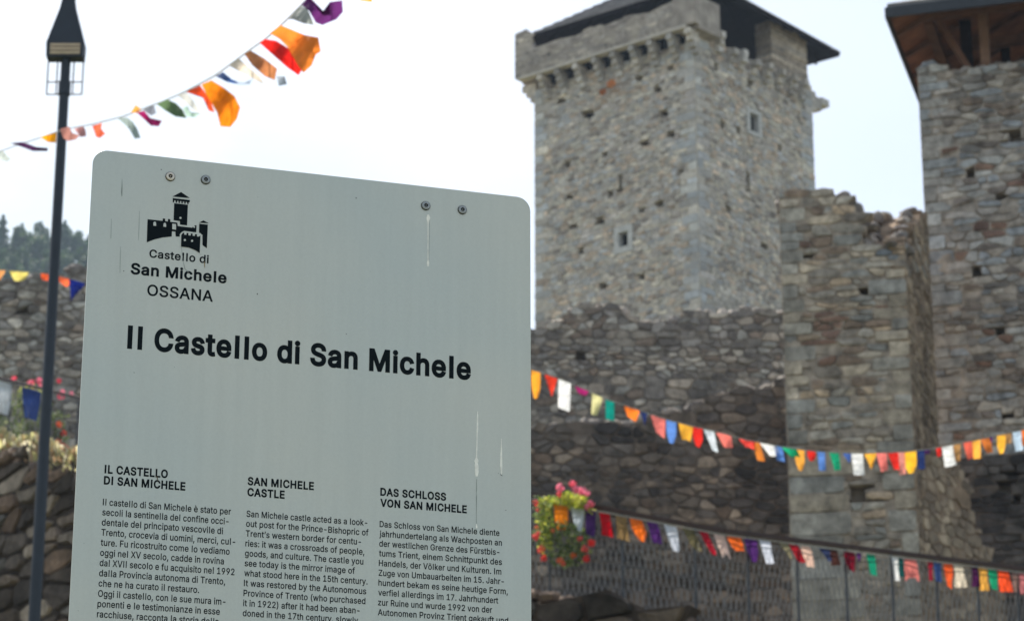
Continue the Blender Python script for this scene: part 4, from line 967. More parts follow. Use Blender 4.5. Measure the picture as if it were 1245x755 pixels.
planter('geranium planter with pink and red blossoms hung on the mesh fence right of the sign',
        [(681, 593, 5.5, PKF), (680, 601, 4, (226, 84, 100)), (696, 588, 5, (232, 110, 130)), (700, 594, 5, PKF), (707, 597, 6, PKF), (714, 600, 4, PKF), (718, 612, 5, (238, 130, 150)), (714, 616, 4, PKF), (651, 611, 4, (228, 84, 92)), (654, 619, 3, (232, 110, 110)), (651, 653, 4.5, RDF), (654, 648, 3, (232, 110, 104)), (658, 668, 5, RDF), (661, 678, 4.5, (230, 84, 80)), (681, 681, 5, ORF), (685, 685, 3, RDF), (705, 655, 4, RDF), (719, 660, 5.5, (232, 74, 70)), (711, 667, 5, RDF), (697, 675, 4.5, (236, 120, 60)), (713, 679, 5, (228, 72, 72)), (652, 641, 3, (220, 90, 90)), (672, 645, 3, ORF)],
        [('leaf_y', [(668, 606), (690, 598), (712, 604), (722, 618), (716, 622), (690, 616), (670, 612)], 420), ('leaf_y', [(655, 606), (668, 604), (672, 640), (668, 668), (655, 668), (657, 640)], 260), ('leaf_g', [(664, 636), (690, 632), (712, 642), (716, 668), (704, 684), (684, 690), (668, 680)], 520), ('leaf_g', [(648, 604), (672, 604), (670, 660), (650, 660)], 200)],
        (690, 628, 36, 14), 29.15, 81)
planter('geranium planter behind the lamp post, pink blossoms on the rail, orange ones hanging below',
        [(17, 460, 3.6, (232, 96, 120)), (38, 465, 4.5, (236, 128, 150)), (48, 463, 4.5, PKF), (49, 468, 3, PKF), (72, 463, 3.6, (214, 84, 104)), (74, 481, 5, (226, 90, 124)), (87, 478, 3, PKF), (76, 476, 3, PKF), (72, 516, 4.5, ORF), (77, 526, 4.5, (230, 80, 60)), (71, 536, 4, ORF), (80, 547, 5, (226, 60, 54)), (77, 541, 4, RDF), (6, 533, 4.5, ORF), (40, 472, 3, (220, 190, 90))],
        [('leaf_y', [(22, 470), (36, 466), (62, 474), (60, 482), (30, 478)], 160), ('leaf_g', [(14, 476), (54, 478), (60, 500), (62, 540), (40, 545), (14, 538), (12, 500)], 800), ('leaf_g', [(62, 500), (76, 498), (82, 530), (84, 552), (70, 556), (64, 530)], 300), ('leaf_g', [(-4, 505), (14, 505), (12, 540), (-4, 540)], 160)],
        (40, 486, 44, 12), 41.9, 82)

# ------------------------------------------------------------------ trees on the far hill
TL_ = ['conifer at the left edge of the far hill, cut by the frame', 'tallest narrow conifer at the left end of the far skyline', 'low rounded tree right of the tallest left conifer on the skyline', 'small conifer second from the left on the far skyline', 'pointed conifer third from the left on the far skyline',
 'tall rounded tree left of the lamp post with a broad crown on the skyline', 'rounded tree nearest the lamp post on its left on the skyline', 'low rounded tree just left of the lamp post, below the skyline crowns', 'rounded tree behind the lamp post on the skyline', 'pointed conifer just right of the lamp post on the skyline',
 'rounded tree midway between lamp post and sign on the skyline', 'rounded tree touching the sign edge on the far skyline', 'conifer at the upper left edge of the sign on the far hill', 'conifer hidden behind the left part of the sign', 'rounded tree low on the hill at the left edge above the yellow pennants', 'rounded tree low on the hill above the pale yellow pennant',
 'rounded tree low on the hill left of the lamp post above the wall', 'rounded tree low on the hill just right of the lamp post', 'rounded tree low on the hill above the navy pennant', 'rounded tree low on the hill touching the sign edge', 'small conifer low on the hill between the pennants and lamp post', 'small conifer low on the hill behind the lamp post',
 'rounded tree beyond the left edge of the frame on the far hill', 'rounded tree at the very left edge of the far hill, half cut off', 'rounded tree behind the upper left of the sign, right of the conifer', 'rightmost conifer of the far hill, behind the sign']
def build_trees():
    rnd = random.Random(91)
    T = thing('conifer_tree', 'hazy dark conifer on the wooded hill beyond the wall, left of the lamp post', 'tree', (0, 0, 0), 'trees on the far hill')
    def parts(root, kind, seed):
        r = random.Random(seed); q = MB(); q.bar((0, 0, -1.5), (0, 0, 9.5 if kind else 6), .22, 6, .05)
        for k in range(14):
            a = r.uniform(0, 6.3); z = r.uniform(2, 8 if kind else 6); q.bar((0, 0, z), (math.cos(a) * 1.6, math.sin(a) * 1.6, z + .3), .06, 4, .02)
        q.build('trunk', M['bark'], root)
        q = MB()
        for i in range(2600):
            if kind:
                z = 1.2 + 9.6 * r.random() ** 1.1; R = 2.9 * (1 - (z - 1) / 10.2) ** .8 * (.7 + .3 * math.sin(z * 5 + seed)); a = r.uniform(0, 2 * PI); rr = R * math.sqrt(r.uniform(.15, 1)); P = Vector((rr * math.cos(a), rr * math.sin(a), z - rr * .25))
            else:
                c = r.choice(cl) if i else None
                if not i:
                    cl = [(Vector((r.uniform(-1.7, 1.7), r.uniform(-1.7, 1.7), r.uniform(2.5, 7.2))), r.uniform(.9, 1.7)) for _ in range(11)]; c = cl[0]
                v = Vector((r.gauss(0, 1), r.gauss(0, 1), r.gauss(0, 1))).normalized(); P = c[0] + v * c[1] * r.uniform(.5, 1)
            v = Vector((r.gauss(0, 1), r.gauss(0, 1), r.gauss(0, 1) + .5)).normalized(); a_ = v.orthogonal().normalized(); b_ = v.cross(a_); s = r.uniform(.14, .3)
            q.add([P - a_ * s, P + b_ * s * .7, P + a_ * s, P - b_ * s * .7], [(0, 1, 2, 3)])
        q.build('crown', M['leaf_far'], root)
    parts(T, 1, 3)
    B = thing('broadleaf_tree', 'hazy rounded broadleaf tree on the wooded hill beyond the wall', 'tree', (0, 0, 0), 'trees on the far hill'); parts(B, 0, 9)
    spots = [(1, -28, 268, 1.15), (1, 4, 262, 1.2), (0, 12, 292, 1.0), (1, 20, 276, .9), (1, 27, 272, 1.15), (0, 36, 273, 1.25), (0, 43, 272, 1.2), (0, 52, 281, 1.0), (0, 61, 281, 1.0), (1, 79, 268, 1.0), (0, 90, 279, 1.0), (0, 98, 284, 1.05), (1, 108, 286, 1.0), (1, 124, 292, 1.1), (0, 7, 306, 1.1), (0, 22, 304, 1.0), (0, 50, 305, 1.1), (0, 70, 303, 1.1), (0, 85, 302, 1.1), (0, 100, 304, 1.0), (1, 32, 306, .9), (1, 64, 304, .9), (0, -14, 290, 1.1), (0, -4, 296, 1.1), (0, 140, 305, 1.1), (1, 155, 312, 1.0)]
    fr = {1: T, 0: B}; used = {1: False, 0: False}
    where = lambda x, y: ('left of the lamp post' if x < 56 else 'between the lamp post and the sign' if x < 104 else 'behind the sign')
    for i, (kind, x, ytop, sc) in enumerate(spots):
        H_ = (10.8 if kind else 8.4) * sc * (1.0 if ytop < 290 else .8)
        Yd = 505 - (60 if ytop > 295 else (20 if i % 2 else 0)) + rnd.uniform(-12, 12)
        P = at(x, ytop, Yd); base = P - Vector((0, 0, H_))
        gz = 172 * math.exp(-.9 * (((P.x + 125) / 95) ** 2 + ((Yd - 520) / 150) ** 2)) + 26 * max(0, 1 - (Yd - 200) / 300)
        src = fr[kind]
        if used[kind]:
            o = src.copy(); COL.objects.link(o)
            for ch in src.children:
                c = ch.copy(); COL.objects.link(c); c.parent = o
        else: o = src; used[kind] = True
        s = sc * (1 if ytop < 290 else .8)
        if i < 3: print('tree base', base.z, 'ground', gz)
        sz = max(s, (P.z - gz + .5) / (10.8 if kind else 8.4)) if P.z - gz < 22 else s
        o.location = (P.x, P.y, P.z - (10.8 if kind else 8.4) * sz); o.scale = (s * rnd.uniform(.9, 1.1), s, sz); o.rotation_euler = (0, 0, rnd.uniform(0, 6))
        nm = 'conifer' if kind else 'broadleaf tree'
        row = 'on the skyline' if ytop < 290 else 'lower on the slope'
        o['label'] = TL_[i]; print(i, nm, row, where(x, ytop))
build_trees()

# ------------------------------------------------------------------ lamp post
def build_lamp():
    Y = 21.5; k = Y * 1.04 / FPX
    top = at(80.5, 70, Y); P0 = Vector((top.x, top.y, 0)); gz = .17 * (Y - 8)
    root = thing('street_lamp', 'dark grey lamp post with a tapered square head, standing left of the sign', 'street lamp', (top.x, top.y, gz))
    q = MB(); q.bar((top.x, top.y, gz - .2), (top.x, top.y, top.z + .02), .056, 20, .041); q.build('pole', M['lamp'], root, smooth=False)
    q = MB(); q.bar((top.x, top.y, gz - .1), (top.x, top.y, gz + .5), .085, 20, .08); q.build('base_sleeve', M['lamp'], root)
    u = Vector((1, 0, 0)); v = Vector((0, 1, 0))
    def zz(y): return at(80, y, Y).z
    prof = [(zz(69), 23.2), (zz(52), 24.0), (zz(50), 23.4), (zz(38), 19.5), (zz(22), 14.2), (zz(10), 10.2), (zz(0), 8.3), (zz(-14), 7.2), (zz(-40), 6.4)]
    q = MB(); V = []
    for z, w in prof:
        w = w * k
        for sx, sy in ((-1, -1), (1, -1), (1, 1), (-1, 1)): V.append(Vector((top.x - .005 + sx * w, top.y + sy * w * .42, z - .42 * w * .42)))
    n_ = len(prof); F = [(l * 4 + i, l * 4 + (i + 1) % 4, l * 4 + 4 + (i + 1) % 4, l * 4 + 4 + i) for l in range(n_ - 1) for i in range(4)] + [(3, 2, 1, 0), tuple(range(4 * n_ - 4, 4 * n_))]
    q.add(V, F); hd = q.build('lamp_head', M['lamp'], root)
    # lens panel on the front of the head
    w = 19.0 * k; yb = top.y - 24.2 * k * .42; LZ = -.42 * .42 * 24 * k
    q = MB(); q.box((top.x - w - .002, yb - .004, zz(66) + LZ), (2 * w, 0, 0), (0, .02, 0), (0, 0, zz(53.5) - zz(66))); l_ = q.build('lamp_lens', M['lens'], hd); l_.location = (0, 0, 0)
    for y in (57, 62):
        q = MB(); q.box((top.x - w, yb - .009, zz(y + .7) + LZ), (2 * w - .004, 0, 0), (0, .006, 0), (0, 0, 1.2 * k)); o = q.build('lens_bar', M['lensb'], l_); o.location = (0, 0, 0)
    # thin wire guards below the head
    for sx in (-1, 1):
        q = MB(); xo = 22.3 * k * sx; xi = 8 * k * sx
        A = Vector((top.x + xo, top.y, zz(68))); B_ = Vector((top.x + xo, top.y, zz(115))); Cc = Vector((top.x + xi * .4, top.y, zz(115)))
        q.bar(A, B_, .0065, 6); q.bar(B_, Cc, .0065, 6); q.bar(Vector((top.x + xo, top.y, zz(100))), Vector((top.x + xi * .4, top.y, zz(100))), .0065, 6); q.bar(Vector((top.x + xi * 1.3, top.y, zz(68))), Vector((top.x + xi * 1.3, top.y, zz(115))), .0065, 6)
        q.build('wire_guard', M['lamp'], root)
    q = MB(); q.bar((top.x, top.y, zz(116)), (top.x, top.y, zz(100)), .052, 20, .052); q.build('collar', M['lamp'], root)
build_lamp()

# ------------------------------------------------------------------ the information sign
GLYPHS = json.loads(
    '{"(":[273,[89,207,90,244,94,283,101,324,109,364,119,403,132,441,145,477,160,510,177,539,236,539,219,503,204,466,191,428,179,390,169,351,161,313,156,276,152,241,151,207,152,176,155,145,160,115,167,83,177,50,188,16,202,-19,218,-57,236,-96,177,-96,150,-46,128,4,111,55,99,106,92,156]],")":[273,[37,-96,56,-56,72,-18,86,18,97,52,106,85,113,116,118,147,121,177,122,207,121,241,117,276,112,313,104,351,94,390,82,428,69,466,54,503,37,539,97,539,113,510,128,477,142,441,154,403,164,364,173,323,179,283,183,244,184,207,182,156,174,104,161,53,144,3,123,-47,97,-96]],",":[188,[38,-119,68,71,137,71,84,-119]],"-":[453,[337,244,337,188,114,188,114,244]],".":[188,[95,-4,78,-1,63,9,53,24,50,41,53,59,63,73,78,83,95,87,113,83,128,73,138,59,141,41,138,24,128,9,113,-1]],"1":[453,[76,0,76,55,391,55,391,0],[276,509,276,0,212,0,212,448,209,448,86,358,86,427,198,509]],"2":[453,[64,0,64,47,234,229,252,248,268,266,282,282,299,305,311,327,318,348,320,371,317,397,308,419,293,436,273,449,250,457,224,460,196,457,172,447,153,433,139,413,130,390,127,362,66,362,68,391,75,418,86,442,102,464,121,482,143,496,168,507,196,513,225,516,254,513,281,507,306,497,328,482,346,465,361,445,372,423,379,398,381,372,378,345,371,318,363,299,351,280,336,259,317,235,294,209,267,180,153,60,153,57,389,57,389,0]],"5":[453,[221,-7,192,-5,165,1,140,11,118,25,99,41,83,60,71,82,63,105,60,130,122,130,127,108,138,89,154,73,173,60,196,52,221,50,250,53,276,64,298,82,314,104,324,131,328,162,326,183,321,203,314,221,297,244,275,262,248,273,218,277,192,275,167,268,145,258,128,246,67,253,96,509,366,509,366,452,151,452,134,301,136,301,155,315,178,325,203,331,229,334,252,332,274,328,294,321,313,311,330,299,345,285,358,269,370,251,379,231,386,210,390,187,391,163,388,132,381,102,369,76,352,52,332,32,309,15,282,3,253,-4]],"7":[453,[97,0,323,448,323,452,62,452,62,509,391,509,391,449,165,0]],"9":[453,[226,516,256,513,285,506,310,494,333,478,352,458,368,434,380,408,387,378,389,347,387,322,382,296,373,270,359,240,340,207,315,168,200,0,130,0,301,248,307,248,299,234,287,221,273,210,257,202,238,196,218,195,188,197,161,203,137,214,116,229,98,247,83,269,72,294,66,321,64,352,66,382,73,411,85,436,101,459,120,479,143,494,168,506,196,513],[226,460,199,457,174,446,154,429,138,407,129,381,125,352,129,322,138,295,154,274,174,257,199,247,226,243,254,247,279,257,299,273,314,295,324,321,327,350,324,381,314,407,299,429,279,446,254,457]],":":[188,[95,-4,78,-1,63,9,53,24,50,41,53,59,63,73,78,83,95,87,113,83,128,73,138,59,141,41,138,24,128,9,113,-1],[95,271,78,274,63,284,53,299,50,316,53,334,63,349,78,359,95,362,113,359,128,349,138,334,141,316,138,299,128,284,113,274]],"A":[479,[16,0,201,509,276,509,463,0,395,0,287,302,280,323,272,346,264,372,255,402,244,438,232,478,245,478,233,437,222,402,213,371,204,345,197,322,191,302,85,0],[110,142,110,199,370,199,370,142]],"B":[456,[60,0,60,509,241,509,274,507,304,501,329,491,350,477,367,461,381,442,390,421,396,398,398,374,395,344,387,320,373,301,356,286,336,275,315,267,315,262,339,257,363,245,385,227,402,203,'
    '411,184,416,161,418,136,416,111,410,88,400,67,386,48,368,31,344,18,317,8,284,2,247,0],[125,57,245,57,281,60,309,67,330,80,344,96,353,115,355,137,352,161,342,184,327,203,306,218,279,228,248,231,125,231],[125,285,238,285,265,288,288,296,308,309,323,326,333,348,336,372,333,393,326,412,313,429,294,442,270,449,240,452,125,452]],"C":[510,[267,-7,225,-3,186,7,150,25,119,49,92,79,70,115,53,157,44,203,40,254,44,305,53,352,70,393,92,429,119,459,150,484,186,501,225,512,267,516,293,514,317,511,340,504,362,496,383,485,402,471,419,456,435,438,448,418,459,397,467,373,473,348,408,348,401,373,389,395,375,413,357,428,337,440,315,449,292,454,267,456,237,453,209,445,184,432,161,414,141,391,125,364,113,332,106,295,103,254,106,213,113,177,125,145,141,117,161,94,184,76,210,63,237,56,267,53,292,55,315,60,337,69,357,81,375,96,389,114,401,136,408,160,473,160,467,135,459,112,448,91,435,71,420,53,402,38,383,24,363,13,341,5,317,-2,293,-6]],"D":[502,[219,0,96,0,96,57,215,57,254,60,288,68,318,81,343,99,363,122,379,149,390,181,397,216,399,255,397,294,390,329,379,361,364,388,344,410,320,428,291,441,258,449,221,452,93,452,93,509,225,509,273,505,315,495,353,478,385,455,412,426,433,391,449,351,458,306,462,255,458,205,449,159,433,119,411,83,384,54,351,31,312,14,268,3],[125,509,125,0,60,0,60,509]],"E":[418,[60,0,60,509,372,509,372,452,125,452,125,286,355,286,355,229,125,229,125,57,375,57,375,0]],"F":[410,[60,0,60,509,369,509,369,452,125,452,125,278,346,278,346,221,125,221,125,0]],"G":[520,[269,-7,225,-3,185,7,149,25,118,49,91,79,69,116,53,157,43,203,40,254,43,305,53,352,69,393,91,429,117,459,149,484,184,501,223,512,265,516,291,514,316,510,340,504,363,494,384,483,403,469,421,453,436,436,449,416,460,395,468,373,474,349,408,349,399,372,387,393,373,411,356,427,337,439,315,448,291,454,265,456,236,453,209,445,183,432,160,414,141,392,125,364,113,332,106,295,103,254,106,213,113,177,125,145,141,117,161,95,184,76,210,63,238,56,269,53,296,55,322,61,345,71,365,85,382,102,396,123,407,147,413,173,415,202,434,199,283,199,283,256,478,256,478,200,475,160,466,124,451,91,431,62,406,38,377,19,344,5,308,-4]],"H":[517,[60,0,60,509,125,509,125,289,392,289,392,509,457,509,457,0,392,0,392,232,125,232,125,0]],"I":[228,[80,509,148,509,148,0,80,0]],"J":[396,[185,-7,143,-2,106,11,75,33,52,63,38,100,33,145,33,173,98,173,98,145,100,117,108,93,122,74,139,61,160,53,185,50,209,53,230,61,248,74,261,93,269,117,272,145,272,509,336,509,336,145,332,100,318,63,294,33,263,11,227,-2]],"K":[467,[104,145,104,216,122,239,139,261,157,282,174,303,193,324,212,344,364,509,448,509,231,276,228,276],[60,0,60,509,125,509,125,334,124,225,125,193,125,0],[372,0,188,259,228,309,449,0]],"L":[393,[60,0,60,509,125,509,125,57,361,57,361,0]],"M":[628,[60,0,60,509,152,509,277,187,287,159,299,123,311,84,322,49,307,49,318,83,330,121,342,158,352,187,476,509,568,509,568,0,504,0,504,291,504,327,505,369,506,413,507,457,513,457,505,433,498,409,482,363,467,322,456,291,342,0,286,0,170,291,159,321,145,361,129,408,112,457,119,457,120,416,121,372,122,328,12'
    '2,291,122,0]],"N":[523,[60,0,60,509,136,509,343,183,352,169,363,151,375,130,388,107,401,82,414,55,405,54,402,81,401,108,400,134,399,157,399,195,399,509,463,509,463,0,387,0,202,290,177,331,164,354,148,381,108,452,119,454,122,384,124,328,125,291,125,0]],"O":[533,[267,-7,225,-3,186,7,150,25,119,49,92,79,70,115,53,157,44,203,40,254,44,305,53,352,70,393,92,429,119,459,150,484,186,501,225,512,267,516,309,512,348,501,384,484,415,459,442,429,464,393,480,352,490,305,493,254,490,203,480,157,464,115,442,79,415,49,384,25,348,7,309,-3],[267,53,296,55,324,63,349,76,372,94,392,116,408,144,420,176,428,213,430,254,428,295,420,332,408,365,392,392,372,415,349,433,324,446,296,453,267,456,237,453,210,445,184,433,161,415,142,392,125,364,113,332,106,295,103,254,106,213,113,176,125,144,142,117,161,94,184,76,210,63,237,55]],"P":[444,[60,0,60,509,235,509,272,506,305,499,332,487,356,471,375,452,390,430,400,404,407,377,409,348,407,318,400,291,390,265,375,243,356,223,332,207,305,195,272,188,235,186,109,186,109,242,233,242,257,244,279,248,297,256,318,272,333,294,342,319,344,348,342,376,333,402,318,423,297,439,279,446,257,451,232,452,125,452,125,0]],"R":[449,[60,0,60,509,236,509,273,506,305,500,333,489,356,473,376,455,390,433,401,408,407,381,409,352,407,323,401,296,390,271,376,250,356,232,333,217,305,206,273,200,236,198,96,198,96,255,234,255,258,256,280,260,298,267,319,281,334,300,342,324,345,352,342,380,334,405,319,425,298,440,279,446,258,451,233,452,125,452,125,0],[353,0,230,229,303,229,428,0]],"S":[446,[224,-9,188,-7,156,-1,128,9,102,23,81,40,64,60,51,83,42,109,38,137,104,137,110,110,123,88,142,71,166,59,194,52,224,49,246,50,267,54,286,60,311,74,329,92,341,114,346,139,342,161,332,179,316,193,296,205,272,214,245,222,184,239,145,253,112,269,86,289,67,313,56,341,52,372,54,400,62,425,75,448,92,468,113,484,138,498,165,508,195,514,227,516,259,514,289,508,316,498,340,484,360,468,377,449,390,427,398,403,401,378,337,378,332,402,320,421,302,437,280,449,254,456,225,459,194,456,167,448,145,435,129,418,118,398,115,376,119,352,131,334,148,319,169,308,191,300,212,293,264,279,287,272,312,264,336,252,359,238,379,220,395,198,402,180,407,161,408,139,406,112,399,87,386,64,370,43,349,25,323,11,294,0,261,-7]],"T":[448,[32,452,32,509,417,509,417,452,257,452,257,0,193,0,193,452]],"U":[517,[259,-8,220,-6,186,2,154,15,126,33,103,55,85,80,71,108,63,140,60,173,60,509,124,509,124,178,126,155,132,133,141,113,153,95,169,80,187,68,208,59,232,53,259,52,285,53,309,59,331,68,349,80,364,95,377,113,385,133,391,155,393,178,393,509,457,509,457,173,454,140,446,108,433,80,414,55,391,33,363,15,332,2,297,-6]],"V":[479,[204,0,16,509,84,509,192,206,199,187,207,164,215,137,225,106,236,71,248,31,235,31,247,71,257,107,267,138,276,165,283,187,290,206,395,509,463,509,278,0]],"W":[686,[155,0,16,509,82,509,163,196,170,171,175,145,187,94,192,67,197,40,189,40,194,67,200,94,205,120,211,145,224,196,306,509,380,509,462,196,468,171,474,145,486,94,492,67,497,40,488,40,493,67,499,94,504,120,510,145,523,196,603,509,670,509,530,0,455,'
    '0,368,323,362,345,357,368,351,391,346,417,341,445,336,475,350,475,345,446,340,420,335,395,330,371,324,347,318,323,230,0]],"X":[474,[18,0,217,284,217,236,29,509,104,509,178,400,192,379,204,361,214,345,223,329,233,312,243,292,232,292,252,329,261,345,272,361,298,400,374,509,446,509,259,239,259,287,456,0,382,0,292,129,268,165,259,180,250,195,241,212,230,231,244,231,235,213,225,196,216,181,206,166,182,129,91,0]],"Z":[438,[42,0,42,46,273,385,289,408,306,431,323,453,341,476,348,454,327,453,306,453,285,452,265,452,244,452,223,452,40,452,40,509,397,509,397,462,169,129,152,105,134,81,97,33,90,54,111,55,131,56,152,57,173,57,193,57,214,57,399,57,399,0]],"a":[389,[160,-9,137,-7,115,-3,94,5,76,15,60,29,48,45,38,63,32,84,30,108,34,138,43,161,58,179,78,193,100,203,125,211,152,216,178,220,234,227,252,230,265,235,273,243,276,255,276,257,273,279,267,297,256,311,240,322,220,329,196,331,171,329,149,322,132,313,118,301,107,288,100,274,41,291,51,313,64,331,79,346,95,358,114,368,133,375,153,380,173,383,194,384,215,383,239,379,263,372,286,360,306,343,322,320,330,301,335,278,337,251,337,0,277,0,277,52,272,52,264,38,252,25,236,12,215,1,190,-6],[170,45,202,49,228,59,248,74,263,93,272,115,276,138,276,190,270,186,259,182,246,179,231,176,200,171,175,168,154,164,134,159,117,150,103,139,95,124,92,105,94,87,102,72,114,61,130,52,149,47]],"b":[424,[229,-8,198,-5,172,4,153,17,138,31,127,46,118,59,112,59,112,0,53,0,53,509,114,509,114,319,118,319,127,331,137,346,152,360,171,373,197,381,229,384,259,382,287,374,313,361,335,342,354,320,370,293,381,261,388,227,390,189,388,151,381,116,370,84,355,57,336,34,313,16,288,3,260,-6],[220,47,242,49,262,55,279,66,294,80,306,97,316,117,323,139,327,163,328,189,327,215,323,239,316,261,307,281,295,298,280,311,262,322,243,328,220,330,198,328,178,322,161,312,147,299,134,282,125,263,118,241,114,216,113,189,114,162,118,138,125,115,135,95,147,78,162,65,179,55,198,49]],"c":[396,[207,-8,174,-5,144,3,117,16,93,35,72,58,56,85,44,116,37,150,34,187,37,225,44,260,56,291,72,318,93,341,117,360,144,374,174,382,207,384,234,383,260,377,284,368,305,356,324,341,340,322,353,301,362,277,303,262,298,276,290,289,281,301,270,311,257,319,242,325,226,329,207,330,184,328,163,321,145,310,130,296,118,278,108,258,102,236,98,212,96,187,98,163,102,139,108,117,118,97,130,80,145,66,163,55,184,49,207,46,226,48,243,52,258,58,271,66,282,76,292,89,299,102,304,117,363,102,354,78,341,56,325,37,306,21,285,9,261,-1,235,-6]],"d":[424,[195,-8,165,-6,137,3,111,16,89,34,70,57,55,84,43,116,36,151,34,189,36,227,43,261,55,293,70,320,89,342,112,361,137,374,165,382,196,384,228,381,253,373,272,360,287,346,298,331,306,319,311,319,311,509,372,509,372,0,313,0,313,59,307,59,298,46,287,31,272,17,252,4,227,-5],[205,47,226,49,246,55,263,65,278,78,290,95,299,115,306,138,310,162,312,189,310,216,306,241,300,263,290,282,278,299,263,312,246,322,227,328,205,330,182,328,162,322,145,311,130,298,118,281,108,261,102,239,98,215,96,189,98,163,102,139,109,117,118,97,130,80,145,66,162,55,182,49]],"e":[404,[212,-8,177,-5,145'
    ',3,117,16,92,35,72,58,56,85,44,116,37,150,34,187,36,224,44,258,55,290,71,317,91,340,115,359,142,373,172,382,205,384,226,383,246,380,266,374,285,366,303,355,319,341,334,324,347,305,357,282,365,256,370,227,371,194,371,169,75,169,75,221,338,221,310,202,308,226,304,248,298,269,283,294,263,314,237,326,205,330,183,328,164,323,146,313,125,294,109,270,99,241,96,211,96,178,98,151,102,127,110,106,121,88,135,73,151,61,169,53,190,48,212,46,234,48,254,53,271,61,285,73,297,88,306,105,365,91,353,63,335,39,320,26,302,14,283,4,261,-3,237,-7]],"f":[253,[228,379,228,327,6,327,6,379],[81,0,81,432,84,461,96,486,113,505,135,519,161,527,187,530,207,529,222,527,234,524,243,521,227,468,215,472,206,473,195,474,171,470,154,460,145,443,142,419,142,0]],"g":[425,[207,-151,180,-149,156,-146,134,-140,105,-127,82,-110,64,-91,51,-69,101,-41,110,-53,122,-66,136,-78,154,-88,178,-95,207,-97,236,-95,261,-87,282,-75,298,-58,308,-34,311,-6,311,68,306,68,298,56,287,41,272,28,252,16,227,8,195,5,165,7,138,14,113,27,90,43,71,65,55,90,43,120,36,154,34,191,36,229,43,263,55,293,71,320,90,342,112,361,138,374,166,382,196,384,228,382,253,373,273,360,288,346,299,331,308,319,313,319,313,379,372,379,372,-9,370,-40,363,-67,350,-90,334,-109,314,-124,291,-136,265,-144,237,-149],[205,59,227,61,246,66,264,75,285,95,300,121,307,142,311,166,312,193,311,219,307,242,300,264,291,283,279,299,264,312,247,322,227,328,205,330,182,328,163,322,145,312,130,298,118,282,109,262,102,241,98,218,96,193,98,167,102,144,109,123,124,96,145,76,163,66,183,61]],"h":[410,[114,227,114,0,53,0,53,509,114,509,114,287,102,287,116,319,132,344,152,362,175,374,200,382,227,384,252,383,275,377,295,369,313,356,328,340,341,321,350,298,355,271,357,240,357,0,296,0,296,235,293,263,286,286,273,304,256,318,235,326,210,329,184,326,161,317,141,303,126,283,117,257]],"i":[166,[53,0,53,379,114,379,114,0],[84,443,67,446,54,455,44,468,41,483,44,499,54,512,67,521,84,524,100,521,114,512,123,499,126,483,123,468,114,455,100,446]],"j":[166,[53,379,114,379,114,-30,112,-52,108,-72,102,-90,86,-113,65,-129,47,-137,27,-141,4,-143,-10,-143,-10,-87,2,-87,25,-83,40,-72,50,-54,53,-29],[83,443,67,446,53,455,44,468,41,483,44,499,53,512,67,521,83,524,100,521,114,512,123,499,126,483,123,468,114,455,100,446]],"k":[380,[110,137,110,212,121,212,284,379,360,379,184,199,177,199],[53,0,53,509,114,509,114,0],[294,0,148,186,191,229,372,0]],"l":[216,[80,509,144,509,144,0,80,0]],"m":[610,[53,0,53,379,112,379,112,295,108,295,118,323,132,346,151,363,172,376,195,384,219,386,245,383,268,375,287,361,303,342,314,320,321,295,312,295,322,321,337,343,357,361,381,375,407,383,437,386,458,385,478,380,497,372,514,361,529,346,541,328,550,307,555,283,557,255,557,0,496,0,496,254,493,279,485,298,473,313,447,326,419,330,395,328,374,320,358,307,345,290,338,270,335,247,335,0,274,0,274,260,269,288,253,311,229,326,199,330,178,328,158,320,140,307,126,289,117,266,114,238,114,0]],"n":[410,[114,227,114,0,53,0,53,379,112,379,112,287,102,287,116,319,132,344,152,362,175,374,200,382,227,384,252,383,275,377,2'
